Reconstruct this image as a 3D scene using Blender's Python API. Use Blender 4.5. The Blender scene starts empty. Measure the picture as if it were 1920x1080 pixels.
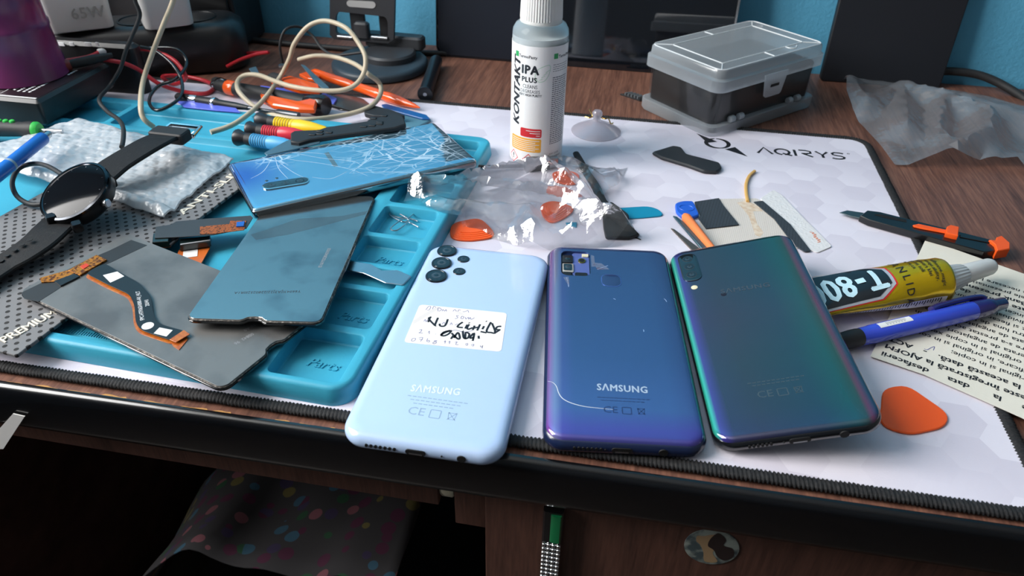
import bpy, bmesh, math, random
from math import sin, cos, pi, radians as rad
from mathutils import Vector, Matrix, geometry, noise

random.seed(7)
S = 0.001                      # all numbers below are millimetres
SC = bpy.context.scene
COL = SC.collection

# ---------------------------------------------------------------- camera
F_PX, CAM_H, YAW, PITCH, ROLL = 1361.0, 257.0, -0.1687, 0.6300, 0.0192
_f = Vector((sin(YAW)*cos(PITCH), cos(YAW)*cos(PITCH), -sin(PITCH)))
_r0 = Vector((cos(YAW), -sin(YAW), 0)); _u0 = _r0.cross(_f)
CR = cos(ROLL)*_r0 + sin(ROLL)*_u0
CU = -sin(ROLL)*_r0 + cos(ROLL)*_u0
CP = Vector((0, 0, CAM_H))
cam = bpy.data.cameras.new('camera'); cam.lens = F_PX/1920*36; cam.sensor_width = 36
cam.clip_start = 0.01; cam.clip_end = 30
cam.dof.use_dof = True; cam.dof.focus_distance = 0.43; cam.dof.aperture_fstop = 15
camo = bpy.data.objects.new('camera', cam); COL.objects.link(camo)
camo.matrix_world = Matrix(((CR.x, CU.x, -_f.x, 0), (CR.y, CU.y, -_f.y, 0), (CR.z, CU.z, -_f.z, CAM_H*S), (0, 0, 0, 1)))
SC.camera = camo

# ---------------------------------------------------------------- light
SC.view_settings.view_transform = 'Standard'; SC.view_settings.look = 'None'
SC.view_settings.gamma = 1; SC.view_settings.use_curve_mapping = False
SC.view_settings.exposure = 0.0
wd = bpy.data.worlds.new('room_air'); SC.world = wd; wd.use_nodes = True
wd.node_tree.nodes['Background'].inputs[0].default_value = (0.42, 0.47, 0.55, 1)
wd.node_tree.nodes['Background'].inputs[1].default_value = 0.34
def area(name, loc, target, sx, sy, power, col):
    l = bpy.data.lights.new(name, 'AREA'); l.shape = 'RECTANGLE'; l.size = sx; l.size_y = sy
    l.energy = power; l.color = col
    o = bpy.data.objects.new(name, l); COL.objects.link(o); o.location = loc
    d = Vector(target) - Vector(loc); o.rotation_euler = d.to_track_quat('-Z', 'Y').to_euler()
    return o
area('window_daylight', (-1.225, 0.0, 1.0), (0.0, 0.0, 1.0), 0.9, 1.3, 69, (1.0, 0.985, 0.965))

# ---------------------------------------------------------------- helpers
def ray(px, py): return _f + CR*((px-960)/F_PX) - CU*((py-540)/F_PX)
def G(px, py, z=0.0):
    d = ray(px, py); return CP + d*((z-CAM_H)/d.z)
def VY(px, py, y):
    d = ray(px, py); return CP + d*(y/d.y)
def LP(M, px, py, z=0.0):
    """pixel -> local point on the plane z of the frame M (mm)"""
    n = (M.to_3x3() @ Vector((0, 0, 1))); p0 = M @ Vector((0, 0, z)); d = ray(px, py)
    h = CP + d*((p0-CP).dot(n)/d.dot(n)); return M.inverted() @ h
def frame(loc, rot): 
    from mathutils import Euler
    return Matrix.Translation(Vector(loc)) @ Euler(rot, 'XYZ').to_matrix().to_4x4()

def lin(c):
    c = c/255.0; return c/12.92 if c <= 0.04045 else ((c+0.055)/1.055)**2.4
def C3(rgb): return (lin(rgb[0]), lin(rgb[1]), lin(rgb[2]), 1)
MATS = {}
def mat(name, rgb, rough=.5, metal=0, spec=.5, coat=0, bump=None, var=None, trans=0, alpha=1, sss=0, ior=None, aniso=None):
    """bump=(scale per mm, strength, (sx,sy,sz)); var=(rgb2, scale per mm, lo, hi, (sx,sy,sz))"""
    if name in MATS: return MATS[name]
    m = bpy.data.materials.new(name); m.use_nodes = True; MATS[name] = m
    nt = m.node_tree; b = nt.nodes['Principled BSDF']
    b.inputs['Base Color'].default_value = C3(rgb); b.inputs['Roughness'].default_value = rough
    b.inputs['Metallic'].default_value = metal; b.inputs['Specular IOR Level'].default_value = spec
    b.inputs['Coat Weight'].default_value = coat; b.inputs['Coat Roughness'].default_value = .03
    b.inputs['Transmission Weight'].default_value = trans; b.inputs['Alpha'].default_value = alpha
    if ior: b.inputs['IOR'].default_value = ior
    if sss:
        b.inputs['Subsurface Weight'].default_value = sss; b.inputs['Subsurface Scale'].default_value = .004
    if bump or var:
        tc = nt.nodes.new('ShaderNodeTexCoord')
    def ns(scale, sv):
        mp = nt.nodes.new('ShaderNodeMapping'); nt.links.new(tc.outputs['Object'], mp.inputs[0])
        mp.inputs['Scale'].default_value = tuple(scale/S*k for k in sv)
        n = nt.nodes.new('ShaderNodeTexNoise'); n.inputs['Scale'].default_value = 1; n.inputs['Detail'].default_value = 5
        nt.links.new(mp.outputs[0], n.inputs['Vector']); return n
    if var:
        n = ns(var[1], var[4] if len(var) > 4 else (1, 1, 1))
        r = nt.nodes.new('ShaderNodeValToRGB'); nt.links.new(n.outputs[0], r.inputs[0])
        r.color_ramp.elements[0].position = var[2]; r.color_ramp.elements[1].position = var[3]
        r.color_ramp.elements[0].color = C3(rgb); r.color_ramp.elements[1].color = C3(var[0])
        nt.links.new(r.outputs[0], b.inputs['Base Color'])
    if bump:
        n = ns(bump[0], bump[2] if len(bump) > 2 else (1, 1, 1))
        bp = nt.nodes.new('ShaderNodeBump'); bp.inputs['Strength'].default_value = bump[1]; bp.inputs['Distance'].default_value = .0006
        nt.links.new(n.outputs[0], bp.inputs['Height']); nt.links.new(bp.outputs[0], b.inputs['Normal'])
    return m
def nodes(m): return m.node_tree, m.node_tree.nodes['Principled BSDF']
def film(name, tint=(235, 240, 245), haze=.1, gloss=.07, rough=.09, fac=.5, bump=(.12, .6)):
    """clear plastic film or moulding: see-through + haze + sharp gloss"""
    if name in MATS: return MATS[name]
    m = bpy.data.materials.new(name); m.use_nodes = True; MATS[name] = m; nt = m.node_tree
    nt.nodes.remove(nt.nodes['Principled BSDF']); out = nt.nodes['Material Output']
    tr = nt.nodes.new('ShaderNodeBsdfTransparent'); tr.inputs[0].default_value = (.97, .98, .985, 1)
    df = nt.nodes.new('ShaderNodeBsdfDiffuse'); df.inputs[0].default_value = C3(tint)
    tl = nt.nodes.new('ShaderNodeBsdfTranslucent'); tl.inputs[0].default_value = C3(tint)
    gl = nt.nodes.new('ShaderNodeBsdfGlossy'); gl.inputs['Roughness'].default_value = rough
    ad = nt.nodes.new('ShaderNodeMixShader'); ad.inputs[0].default_value = .4
    nt.links.new(df.outputs[0], ad.inputs[1]); nt.links.new(tl.outputs[0], ad.inputs[2])
    m1 = nt.nodes.new('ShaderNodeMixShader'); m1.inputs[0].default_value = haze
    nt.links.new(tr.outputs[0], m1.inputs[1]); nt.links.new(ad.outputs[0], m1.inputs[2])
    fr = nt.nodes.new('ShaderNodeLayerWeight'); fr.inputs[0].default_value = .35
    mr = nt.nodes.new('ShaderNodeMapRange'); mr.inputs['To Min'].default_value = gloss; mr.inputs['To Max'].default_value = fac
    nt.links.new(fr.outputs['Fresnel'], mr.inputs[0])
    m2 = nt.nodes.new('ShaderNodeMixShader'); nt.links.new(mr.outputs[0], m2.inputs[0])
    nt.links.new(m1.outputs[0], m2.inputs[1]); nt.links.new(gl.outputs[0], m2.inputs[2])
    if bump:
        tc = nt.nodes.new('ShaderNodeTexCoord'); n = nt.nodes.new('ShaderNodeTexNoise')
        n.inputs['Scale'].default_value = bump[0]/S; n.inputs['Detail'].default_value = 3; nt.links.new(tc.outputs['Object'], n.inputs['Vector'])
        bp = nt.nodes.new('ShaderNodeBump'); bp.inputs['Strength'].default_value = bump[1]; bp.inputs['Distance'].default_value = .002
        nt.links.new(n.outputs[0], bp.inputs['Height']); nt.links.new(bp.outputs[0], gl.inputs['Normal'])
    nt.links.new(m2.outputs[0], out.inputs[0]); return m

# ---- shapes: every shape is (verts, faces)
def xf(vf, M): return ([M @ Vector(v) for v in vf[0]], vf[1])
def mv(vf, x=0, y=0, z=0, rz=0, rx=0, ry=0, s=1):
    from mathutils import Euler
    M = Matrix.Translation((x, y, z)) @ Euler((rx, ry, rz)).to_matrix().to_4x4() @ Matrix.Scale(s, 4)
    return xf(vf, M)
def join(*parts):
    V, Fc = [], []
    for v, f in parts:
        o = len(V); V += list(v); Fc += [tuple(i+o for i in q) for q in f]
    return V, Fc
def rrect(w, l, r, n=6):
    r = max(min(r, w/2-.01, l/2-.01), .05); out = []
    for cx, cy, a0 in ((w/2-r, l/2-r, 0), (-w/2+r, l/2-r, 90), (-w/2+r, -l/2+r, 180), (w/2-r, -l/2+r, 270)):
        for i in range(n+1):
            a = rad(a0+90*i/n); out.append((cx+r*cos(a), cy+r*sin(a)))
    return out
def loft(loops, cap0=True, cap1=True, close=True):
    n = len(loops[0]); V = [Vector(p) for L in loops for p in L]; Fc = []
    for k in range(len(loops)-1):
        for i in range(n if close else n-1):
            j = (i+1) % n; Fc.append((k*n+i, k*n+j, (k+1)*n+j, (k+1)*n+i))
    if cap0: Fc.append(tuple(reversed(range(n))))
    if cap1: Fc.append(tuple(range((len(loops)-1)*n, len(loops)*n)))
    return V, Fc
def slab(w, l, r, levels, n=6):
    return loft([[(x, y, z) for x, y in rrect(w-2*i, l-2*i, r-i*.7, n)] for i, z in levels])
def box(x0, x1, y0, y1, z0, z1, b=.4):
    w, l = x1-x0, y1-y0; b = min(b, w*.3, l*.3, (z1-z0)*.3)
    v = slab(w, l, b*1.2, [(b, z0), (0, z0+b), (0, z1-b), (b, z1)], 3)
    return mv(v, (x0+x1)/2, (y0+y1)/2)
def area2(p): return sum(p[i][0]*p[(i+1) % len(p)][1]-p[(i+1) % len(p)][0]*p[i][1] for i in range(len(p)))/2
def offs(p, d):
    """inset a CCW polygon by d"""
    n = len(p); out = []
    for i in range(n):
        a, b, c = Vector(p[i-1][:2]), Vector(p[i][:2]), Vector(p[(i+1) % n][:2])
        e1, e2 = (b-a), (c-b)
        if e1.length < 1e-6 or e2.length < 1e-6: out.append((b.x, b.y)); continue
        e1.normalize(); e2.normalize(); n1, n2 = Vector((-e1.y, e1.x)), Vector((-e2.y, e2.x))
        m = n1+n2
        if m.length < 1e-3: m = n1
        m = m/max(m.dot(n1), .5); q = b+m*d; out.append((q.x, q.y))
    return out
def roundp(p, r, n=4):
    out = []; m = len(p)
    for i in range(m):
        a, b, c = Vector(p[i-1][:2]), Vector(p[i][:2]), Vector(p[(i+1) % m][:2])
        k = r[i] if isinstance(r, (list, tuple)) else r
        if k <= 0: out.append((b.x, b.y)); continue
        d1, d2 = min(k, (a-b).length*.48), min(k, (c-b).length*.48)
        p1, p2 = b+(a-b).normalized()*d1, b+(c-b).normalized()*d2
        for j in range(n+1):
            t = j/n; q = p1*(1-t)**2+b*2*t*(1-t)+p2*t*t; out.append((q.x, q.y))
    return out
def prism(p, z0, z1, b=.3):
    p = [tuple(q[:2]) for q in p]
    if area2(p) < 0: p = p[::-1]
    h = z1-z0; b = min(b, h*.35)
    lv = [(b, z0), (0, z0+b), (0, z1-b), (b, z1)] if b > 0 else [(0, z0), (0, z1)]
    v = loft([[(x, y, z) for x, y in offs(p, i)] for i, z in lv], False, False)
    V, Fc = v; n = len(p)
    for base, rev in ((0, True), ((len(lv)-1)*n, False)):
        for t in geometry.tessellate_polygon([[Vector((q[0], q[1], 0)) for q in V[base:base+n]]]):
            t = tuple(base+i for i in t); Fc.append(t[::-1] if rev else t)
    return V, Fc
def flat(p, z=0.0):
    p = [tuple(q[:2]) for q in p]
    if area2(p) < 0: p = p[::-1]
    return [Vector((x, y, z)) for x, y in p], [tuple(t) for t in geometry.tessellate_polygon([[Vector((x, y, 0)) for x, y in p]])]
def cat(P, n=8, closed=False):
    P = [Vector(p) for p in P]; m = len(P); out = []
    for i in range(m if closed else m-1):
        g = lambda k: P[k % m] if closed else P[max(0, min(m-1, k))]
        a, b, c, d = g(i-1), g(i), g(i+1), g(i+2)
        for j in range(n):
            t = j/n
            out.append(.5*((2*b)+(c-a)*t+(2*a-5*b+4*c-d)*t*t+(3*b-a-3*c+d)*t**3))
    if not closed: out.append(P[-1])
    return out
def tube(P, r, n=8, closed=False, cap=True, sq=1.0, up=None):
    """sweep; r number or list; sq flattens vertically"""
    P = [Vector(p) for p in P]; m = len(P); loops = []; prev = None
    for i in range(m):
        a = P[i-1] if (i or closed) else P[0]; b = P[(i+1) % m] if (i < m-1 or closed) else P[-1]
        t = (b-a).normalized() if (b-a).length > 1e-9 else Vector((0, 0, 1))
        if up is not None: s = t.cross(Vector(up))
        elif prev is None: s = t.cross(Vector((0, 0, 1)) if abs(t.z) < .95 else Vector((0, 1, 0)))
        else: s = prev-t*prev.dot(t)
        s.normalize(); prev = s; w = s.cross(t); R = r[i] if isinstance(r, (list, tuple)) else r
        loops.append([P[i]+s*(R*cos(2*pi*k/n))+w*(R*sq*sin(2*pi*k/n)) for k in range(n)])
    if closed: loops.append(loops[0]); return loft(loops, False, False)
    return loft(loops, cap, cap)
def lathe(prof, n=32, cap=True):
    return loft([[(r*cos(2*pi*k/n), r*sin(2*pi*k/n), z) for k in range(n)] for r, z in prof], cap, cap)
def axis(a, b):
    """matrix taking +Z (0..length) to segment a->b"""
    a, b = Vector(a), Vector(b); d = (b-a).normalized()
    x = d.cross(Vector((0, 0, 1)));  x = x.normalized() if x.length > 1e-4 else Vector((1, 0, 0))
    y = d.cross(x); return Matrix(((x.x, y.x, d.x, a.x), (x.y, y.y, d.y, a.y), (x.z, y.z, d.z, a.z), (0, 0, 0, 1)))
def text(s, size=4, bold=0, al='CENTER', sp=1.0, ext=0, shear=0, sx=1.0):
    c = bpy.data.curves.new('t', 'FONT'); c.body = s; c.size = size; c.align_x = al; c.align_y = 'CENTER'
    c.space_character = sp; c.extrude = ext; c.shear = shear; c.resolution_u = 2
    o = bpy.data.objects.new('t', c); COL.objects.link(o)
    dg = bpy.context.evaluated_depsgraph_get(); me = bpy.data.meshes.new_from_object(o.evaluated_get(dg))
    V = [Vector((v.co.x*sx, v.co.y, v.co.z)) for v in me.vertices]; Fc = [tuple(p.vertices) for p in me.polygons]
    bpy.data.objects.remove(o); bpy.data.curves.remove(c); bpy.data.meshes.remove(me)
    if not ext:
        Fc = [f if (V[f[1]]-V[f[0]]).cross(V[f[2]]-V[f[1]]).z >= 0 else f[::-1] for f in Fc]
    if bold:                                   # heavier strokes: the same outline laid over itself a little apart
        k = bold*size*1.15; V0, F0 = V, Fc
        V, Fc = join(*[([v+Vector((dx*k, dy*k, i*.012)) for v in V0], F0) for i, (dx, dy) in enumerate(((-1, 0), (1, 0), (0, .8), (0, -.8), (0, 0)))])
    return V, Fc
def subdiv(vf, maxlen):
    bm = bmesh.new(); vs = [bm.verts.new(v) for v in vf[0]]
    for f in vf[1]:
        try: bm.faces.new([vs[i] for i in f])
        except ValueError: pass
    bmesh.ops.triangulate(bm, faces=bm.faces[:])
    for _ in range(4):
        e = [e for e in bm.edges if e.calc_length() > maxlen]
        if not e: break
        bmesh.ops.subdivide_edges(bm, edges=e, cuts=1)
        bmesh.ops.triangulate(bm, faces=bm.faces[:])
    bm.verts.index_update(); out = ([v.co.copy() for v in bm.verts], [tuple(v.index for v in f.verts) for f in bm.faces]); bm.free(); return out
def ribbon(P, w, closed=False, z=0.0, taper=False):
    P = [Vector((p[0], p[1])) for p in P]; m = len(P); V = []; Fc = []
    for i in range(m):
        a = P[i-1] if (i or closed) else P[0]; b = P[(i+1) % m] if (i < m-1 or closed) else P[-1]
        t = (b-a).normalized(); k = w[i] if isinstance(w, (list, tuple)) else w
        if taper: k = w*(.35+.65*sin(pi*(i+.5)/m))
        s = Vector((-t.y, t.x))*k/2
        V += [Vector((P[i].x+s.x, P[i].y+s.y, z)), Vector((P[i].x-s.x, P[i].y-s.y, z))]
    for i in range(m if closed else m-1):
        j = (i+1) % m; Fc.append((2*i, 2*i+1, 2*j+1, 2*j))
    return V, Fc
def mapped(vf, fn): return ([Vector(fn(v)) for v in vf[0]], vf[1])

def _org(p):
    o = Vector((0, 0, 0))
    while p is not None: o = o+p.location/S; p = p.parent
    return o
def tag(o, label=None, cat_=None, group=None, kind=None):
    if label: o['label'] = label
    if cat_: o['category'] = cat_
    if group: o['group'] = group
    if kind: o['kind'] = kind
    return o
def thing(name, label, cat_, loc=(0, 0, 0), rot=(0, 0, 0), group=None):
    o = bpy.data.objects.new(name, None); COL.objects.link(o); o.empty_display_size = .01
    o.location = Vector(loc)*S; o.rotation_euler = rot; tag(o, label, cat_, group); return o
def obj(name, parts, m, parent=None, w=False, ang=40, label=None, cat_=None, group=None, kind=None, solid=True):
    """parts: one shape or list of (shape, material); w: verts are in world mm"""
    if isinstance(parts, tuple): parts = [(parts, m)]
    V, Fc, MI, ms = [], [], [], []
    for vf, mm in parts:
        if mm not in ms: ms.append(mm)
        k = ms.index(mm); o = len(V); V += [Vector(v) for v in vf[0]]
        for q in vf[1]: Fc.append(tuple(i+o for i in q)); MI.append(k)
    org = Vector((0, 0, 0)); loc = Vector((0, 0, 0))
    if w:
        if parent is not None: org = _org(parent)
        else:
            xs = [v.x for v in V]; ys = [v.y for v in V]
            org = loc = Vector(((min(xs)+max(xs))/2, (min(ys)+max(ys))/2, min(v.z for v in V)))
    me = bpy.data.meshes.new(name); me.from_pydata([tuple((v-org)*S) for v in V], [], Fc)
    for mm in ms: me.materials.append(mm)
    me.polygons.foreach_set('material_index', MI)
    if solid:
        bm = bmesh.new(); bm.from_mesh(me); bmesh.ops.recalc_face_normals(bm, faces=bm.faces[:]); bm.to_mesh(me); bm.free()
    me.polygons.foreach_set('use_smooth', [True]*len(me.polygons)); me.set_sharp_from_angle(angle=rad(ang)); me.update()
    ob = bpy.data.objects.new(name, me); COL.objects.link(ob); ob.location = loc*S
    if parent is not None: ob.parent = parent
    return tag(ob, label, cat_, group, kind)
# ================================================================ materials with patterns
def wood(name, dark, mid, light, gscale=.16, rough=.45, ax=(1, .06, 1), bump=.15, spec=.4):
    m = mat(name, mid, rough, spec=spec); nt, b = nodes(m); N = nt.nodes.new; L = nt.links.new
    tc = N('ShaderNodeTexCoord'); mp = N('ShaderNodeMapping'); mp.inputs['Scale'].default_value = tuple(gscale/S*k for k in ax); L(tc.outputs['Object'], mp.inputs[0])
    n1 = N('ShaderNodeTexNoise'); n1.inputs['Scale'].default_value = 1; n1.inputs['Detail'].default_value = 8; n1.inputs['Roughness'].default_value = .65; n1.inputs['Distortion'].default_value = .4; L(mp.outputs[0], n1.inputs['Vector'])
    mp2 = N('ShaderNodeMapping'); mp2.inputs['Scale'].default_value = tuple(gscale*5/S*k for k in (ax[0], ax[1]*.7, ax[2])); L(tc.outputs['Object'], mp2.inputs[0])
    n2 = N('ShaderNodeTexNoise'); n2.inputs['Scale'].default_value = 1; n2.inputs['Detail'].default_value = 3; L(mp2.outputs[0], n2.inputs['Vector'])
    mx = N('ShaderNodeMath'); mx.operation = 'MULTIPLY_ADD'; mx.inputs[1].default_value = .45; L(n2.outputs[0], mx.inputs[0])
    sc = N('ShaderNodeMath'); sc.operation = 'MULTIPLY'; sc.inputs[1].default_value = .6; L(n1.outputs[0], sc.inputs[0]); L(sc.outputs[0], mx.inputs[2])
    r = N('ShaderNodeValToRGB'); L(mx.outputs[0], r.inputs[0]); e = r.color_ramp.elements
    e[0].position = .34; e[0].color = C3(dark); e[1].position = .68; e[1].color = C3(light); k = e.new(.52); k.color = C3(mid)
    L(r.outputs[0], b.inputs['Base Color'])
    bp = N('ShaderNodeBump'); bp.inputs['Strength'].default_value = bump; bp.inputs['Distance'].default_value = .0003; L(n2.outputs[0], bp.inputs['Height']); L(bp.outputs[0], b.inputs['Normal'])
    return m
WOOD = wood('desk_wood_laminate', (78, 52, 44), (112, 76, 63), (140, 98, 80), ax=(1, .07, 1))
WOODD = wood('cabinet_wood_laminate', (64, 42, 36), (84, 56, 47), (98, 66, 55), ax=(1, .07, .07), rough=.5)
BLUEWALL = mat('blue_wall_paint', (90, 168, 204), .75, spec=.3, bump=(.35, .9), var=((96, 174, 210), .02, .3, .7))
GLOSSBLK = mat('black_gloss_edging', (12, 13, 16), .22, coat=.4)
BLKPL = mat('black_plastic', (22, 23, 26), .45)
BLKRUB = mat('black_rubber', (30, 31, 33), .6, bump=(1.5, .15))
BLKMAT = mat('charcoal_matt_plastic', (36, 38, 42), .55, bump=(2, .1))
STEEL = mat('brushed_steel', (190, 192, 196), .28, 1, bump=(1, .1))
CHROME = mat('polished_metal', (225, 226, 228), .08, 1)
WHITEPL = mat('white_plastic', (228, 227, 224), .35, sss=.05)
ORANGE = mat('orange_plastic', (245, 92, 30), .4, spec=.4, sss=.06)
ORANGEG = mat('orange_gloss_plastic', (240, 92, 28), .2, coat=.3)
INK = mat('black_ink', (22, 22, 28), .6)
WHITEINK = mat('white_print', (225, 226, 228), .6)
GREYINK = mat('grey_print', (150, 152, 156), .6)
LABELW = mat('white_label_paper', (232, 230, 228), .6)
RED = mat('red_plastic', (205, 35, 45), .35)
YELLOW = mat('yellow_plastic', (240, 200, 20), .4)
SKYBL = mat('sky_blue_plastic', (80, 165, 215), .4)
BRONZEFILM = mat('amber_polyimide_flex', (176, 84, 30), .3, metal=.15, coat=.3, var=((205, 120, 40), .5, .35, .7))
CLEARFILM = film('clear_polythene', haze=.035, gloss=.1, rough=.11, fac=.75, bump=(.12, .4))
BAGFILM = film('crumpled_grey_polythene', (205, 215, 225), haze=.3, gloss=.12, rough=.18, fac=.6)

# ================================================================ room
obj('wall_back', box(-1160, 1500, 792, 892, -760, 1700, .1), BLUEWALL, w=True, kind='structure')
obj('floor', box(-1160, 1500, -1900, 792, -800, -760, .1), mat('dark_floor_boards', (52, 44, 40), .5, var=((66, 56, 50), .01, .4, .6)), w=True, kind='structure')
CREAM = mat('off_white_ceiling_paint', (190, 190, 188), .9); SIDE = mat('blue_grey_room_paint', (112, 116, 120), .9)
obj('ceiling', box(-1160, 1500, -1900, 892, 1700, 1740, .1), CREAM, w=True, kind='structure')
obj('wall_right', box(1500, 1540, -1900, 892, -760, 1700, .1), SIDE, w=True, kind='structure')
obj('wall_front', box(-1160, 1500, -1940, -1900, -760, 1700, .1), SIDE, w=True, kind='structure')
WY0, WY1, WZ0, WZ1 = -450, 450, 350, 1650      # window opening in the wall beside the desk
obj('wall_left', join(box(-1220, -1160, -1900, WY0, -760, 1700, .1), box(-1220, -1160, WY1, 892, -760, 1700, .1), box(-1220, -1160, WY0, WY1, -760, WZ0, .1), box(-1220, -1160, WY0, WY1, WZ1, 1700, .1)), SIDE, w=True, kind='structure')
fr = []
for y0, y1, z0, z1 in ((WY0, WY0+50, WZ0, WZ1), (WY1-50, WY1, WZ0, WZ1), (WY0, WY1, WZ0, WZ0+50), (WY0, WY1, WZ1-50, WZ1), ((WY0+WY1)/2-30, (WY0+WY1)/2+30, WZ0, WZ1)):
    fr.append(box(-1210, -1160, y0, y1, z0, z1, 3))
obj('window_1', join(*fr), WHITEPL, w=True, kind='structure')

# ================================================================ desk
desk = thing('desk', 'dark wooden desk with glossy black front edge and a door cabinet', 'desk', (0, 500, -760))
DT = -3.0
# desktop slab, stops short of the black edging
dsk = lambda p: Vector((p[0], p[1]+((p[0]+100)*.0105+2.2 if p[1] < 230 else 0), p[2]))
obj('desktop', mapped(box(-900, 700, 219.5, 787, -31, DT, .3), dsk), WOOD, desk, w=True)
eg = [(0, DT), (1.5, DT+.25), (-1, DT+.25), (-3.2, DT-.8), (-4.4, DT-2.6), (-5, DT-6), (-5, -27), (-4, -31), (-1, -33), (1.5, -33)]
obj('front_edge_trim', mapped(loft([[(x, 219.2+a*.8, b) for a, b in eg] for x in (-900, 700)]), dsk), GLOSSBLK, desk, w=True, ang=50, label='glossy black edging along the desktop front')
# worn, chipped laminate line behind the edging
random.seed(3); CH = mat('bare_chipped_particle_board', (190, 140, 80), .9, bump=(1.2, .6)); ch = []
x = -330
while x < 160:
    wd_ = random.uniform(3, 17); 
    if (x < -90 and random.random() < .8) or random.random() < .2:
        k = random.uniform(.5, 1.9) if x < -120 else random.uniform(.3, .8)
        p = [(x, 219.7)]+[(x+wd_*t, 219.9+k*random.uniform(.4, 1)) for t in (.15, .35, .5, .7, .88)]+[(x+wd_, 219.7)]
        ch.append(prism(p, DT-.05, DT+.22, .05))
    x += wd_+random.uniform(0, 6)
obj('chipped_veneer', mapped(join(*ch), dsk), CH, desk, w=True, kind='stuff', label='pale chipped patches along the desktop edge')
# under the top: pull-out rail, cabinet
obj('added_end_panel', box(-640, -622, 236, 780, -760, -31, .5), WOODD, desk, w=True)  # unseen panel, added to keep window light off the cloth below
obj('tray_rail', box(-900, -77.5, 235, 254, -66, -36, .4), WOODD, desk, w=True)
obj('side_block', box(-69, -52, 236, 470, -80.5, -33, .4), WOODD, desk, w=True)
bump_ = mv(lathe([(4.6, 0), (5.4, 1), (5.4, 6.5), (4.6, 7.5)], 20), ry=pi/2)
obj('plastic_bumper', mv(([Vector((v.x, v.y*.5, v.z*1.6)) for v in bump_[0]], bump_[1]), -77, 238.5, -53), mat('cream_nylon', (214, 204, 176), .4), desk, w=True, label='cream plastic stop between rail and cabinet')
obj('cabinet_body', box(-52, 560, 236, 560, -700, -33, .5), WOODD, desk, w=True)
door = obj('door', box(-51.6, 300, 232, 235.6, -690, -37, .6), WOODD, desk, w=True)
# handle: jewelled pull
def dv(px, py, y=231.5): return VY(px, py, y)
h0, h1 = dv(1040, 948), dv(1030, 1085)
hw = (dv(1060, 955)-dv(1022, 950)).length/2
ax_ = (h1-h0).normalized(); hl = (h1-h0).length+40
def hpt(u, v, d): return h0+Vector((u, 0, 0))+ax_*v+Vector((0, -d, 0))
prof = [(-hw, 0), (-hw, 3.5), (-hw*.8, 4.6), (hw*.8, 4.6), (hw, 3.5), (hw, 0)]
HBLK = mat('smoked_handle_resin', (26, 26, 28), .15, coat=.5)
hand = obj('handle', loft([[hpt(u, v, d) for u, d in prof] for v in (0, hl)]), HBLK, door, w=True, label='black pull set with a green stone and steel beads')
obj('green_inlay', loft([[hpt(u, v, d) for u, d in ((-hw*.2, 4.5), (-hw*.2, 5), (hw*.1, 5.8), (hw*.75, 5.6), (hw*.88, 4.6))] for v in (1.2, 3, 20, 23)]), mat('green_enamel', (10, 120, 70), .2, coat=.6), hand, w=True)
bd = []
for r_ in range(11):
    for c_ in range(4):
        bd.append(mv(lathe([(.2, 1.5), (1.0, 1.2), (1.35, .5), (1.4, 0)], 10), *hpt(-hw*.75+c_*hw*.5, 26+r_*3.6, 4.6), rx=pi/2))
obj('bead_studs', join(*bd), CHROME, hand, w=True, kind='stuff', label='rows of small steel beads')
# oval picture sticker of an animal
oc = dv(1334, 1026, 231.6); ra, rb = (dv(1386, 1026, 231.6)-dv(1283, 1026, 231.6)).length/2, (dv(1334, 996, 231.6)-dv(1334, 1060, 231.6)).length/2
def oval(a, b, y, n=40): return [(oc.x+a*cos(2*pi*k/n), y, oc.z+b*sin(2*pi*k/n)) for k in range(n)]
stk = obj('oval_sticker', loft([oval(ra, rb, 232), oval(ra, rb, 231.4), oval(ra*.97, rb*.96, 231.3)]), mat('glossy_photo_sticker', (150, 158, 150), .3, coat=.4, var=((70, 84, 88), .14, .42, .58)), door, w=True, label='oval picture sticker of a pale and dark animal')
def blob(pts, col, nm, y=231.2):
    P = [(oc.x+u*ra, oc.z+v*rb) for u, v in pts]; P = [tuple(q) for q in cat([(a, b, 0) for a, b in P], 5, True)]
    v, f = flat([(q[0], q[1]) for q in P]); return ([Vector((p.x, y, p.y)) for p in v], f), mat(nm, col, .35, coat=.4)
obj('animal_print', [blob([(-.62, .55), (-.4, .6), (-.1, .75), (.2, .8), (.35, .4), (.2, .1), (.1, -.3), (.35, -.75), (-.1, -.85), (-.25, -.3), (-.45, .1), (-.6, .25)], (170, 140, 105), 'tan_print'),
     blob([(-.12, .55), (.1, .9), (.42, .6), (.4, .25), (.75, .15), (.85, -.3), (.6, -.6), (.3, -.45), (.1, -.1), (-.15, .1)], (44, 34, 34), 'dark_fur_print', 231.1)], None, stk, w=True)

# ================================================================ cloth and paper under the desk
def cloth_under():
    pts = [[None]*34 for _ in range(22)]; V = []; Fc = []
    for j in range(22):
        for i in range(34):
            u, v = i/33, j/21
            x = -440+u*300; y = 300+v*420; z = -262-70*v+38*sin(u*7+v*3)*(.4+v)+22*noise.noise(Vector((u*5, v*5, 1)))-260*max(0, .45-u)**1.3*2-60*max(0, u-.85)
            V.append(Vector((x, y, z)))
    for j in range(21):
        for i in range(33): Fc.append((j*34+i, j*34+i+1, (j+1)*34+i+1, (j+1)*34+i))
    return V, Fc
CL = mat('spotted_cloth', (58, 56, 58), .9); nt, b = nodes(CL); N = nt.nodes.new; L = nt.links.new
tc = N('ShaderNodeTexCoord'); vo = N('ShaderNodeTexVoronoi'); vo.inputs['Scale'].default_value = 62; L(tc.outputs['Object'], vo.inputs['Vector'])
lt = N('ShaderNodeMath'); lt.operation = 'LESS_THAN'; lt.inputs[1].default_value = .40; L(vo.outputs['Distance'], lt.inputs[0])
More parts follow.
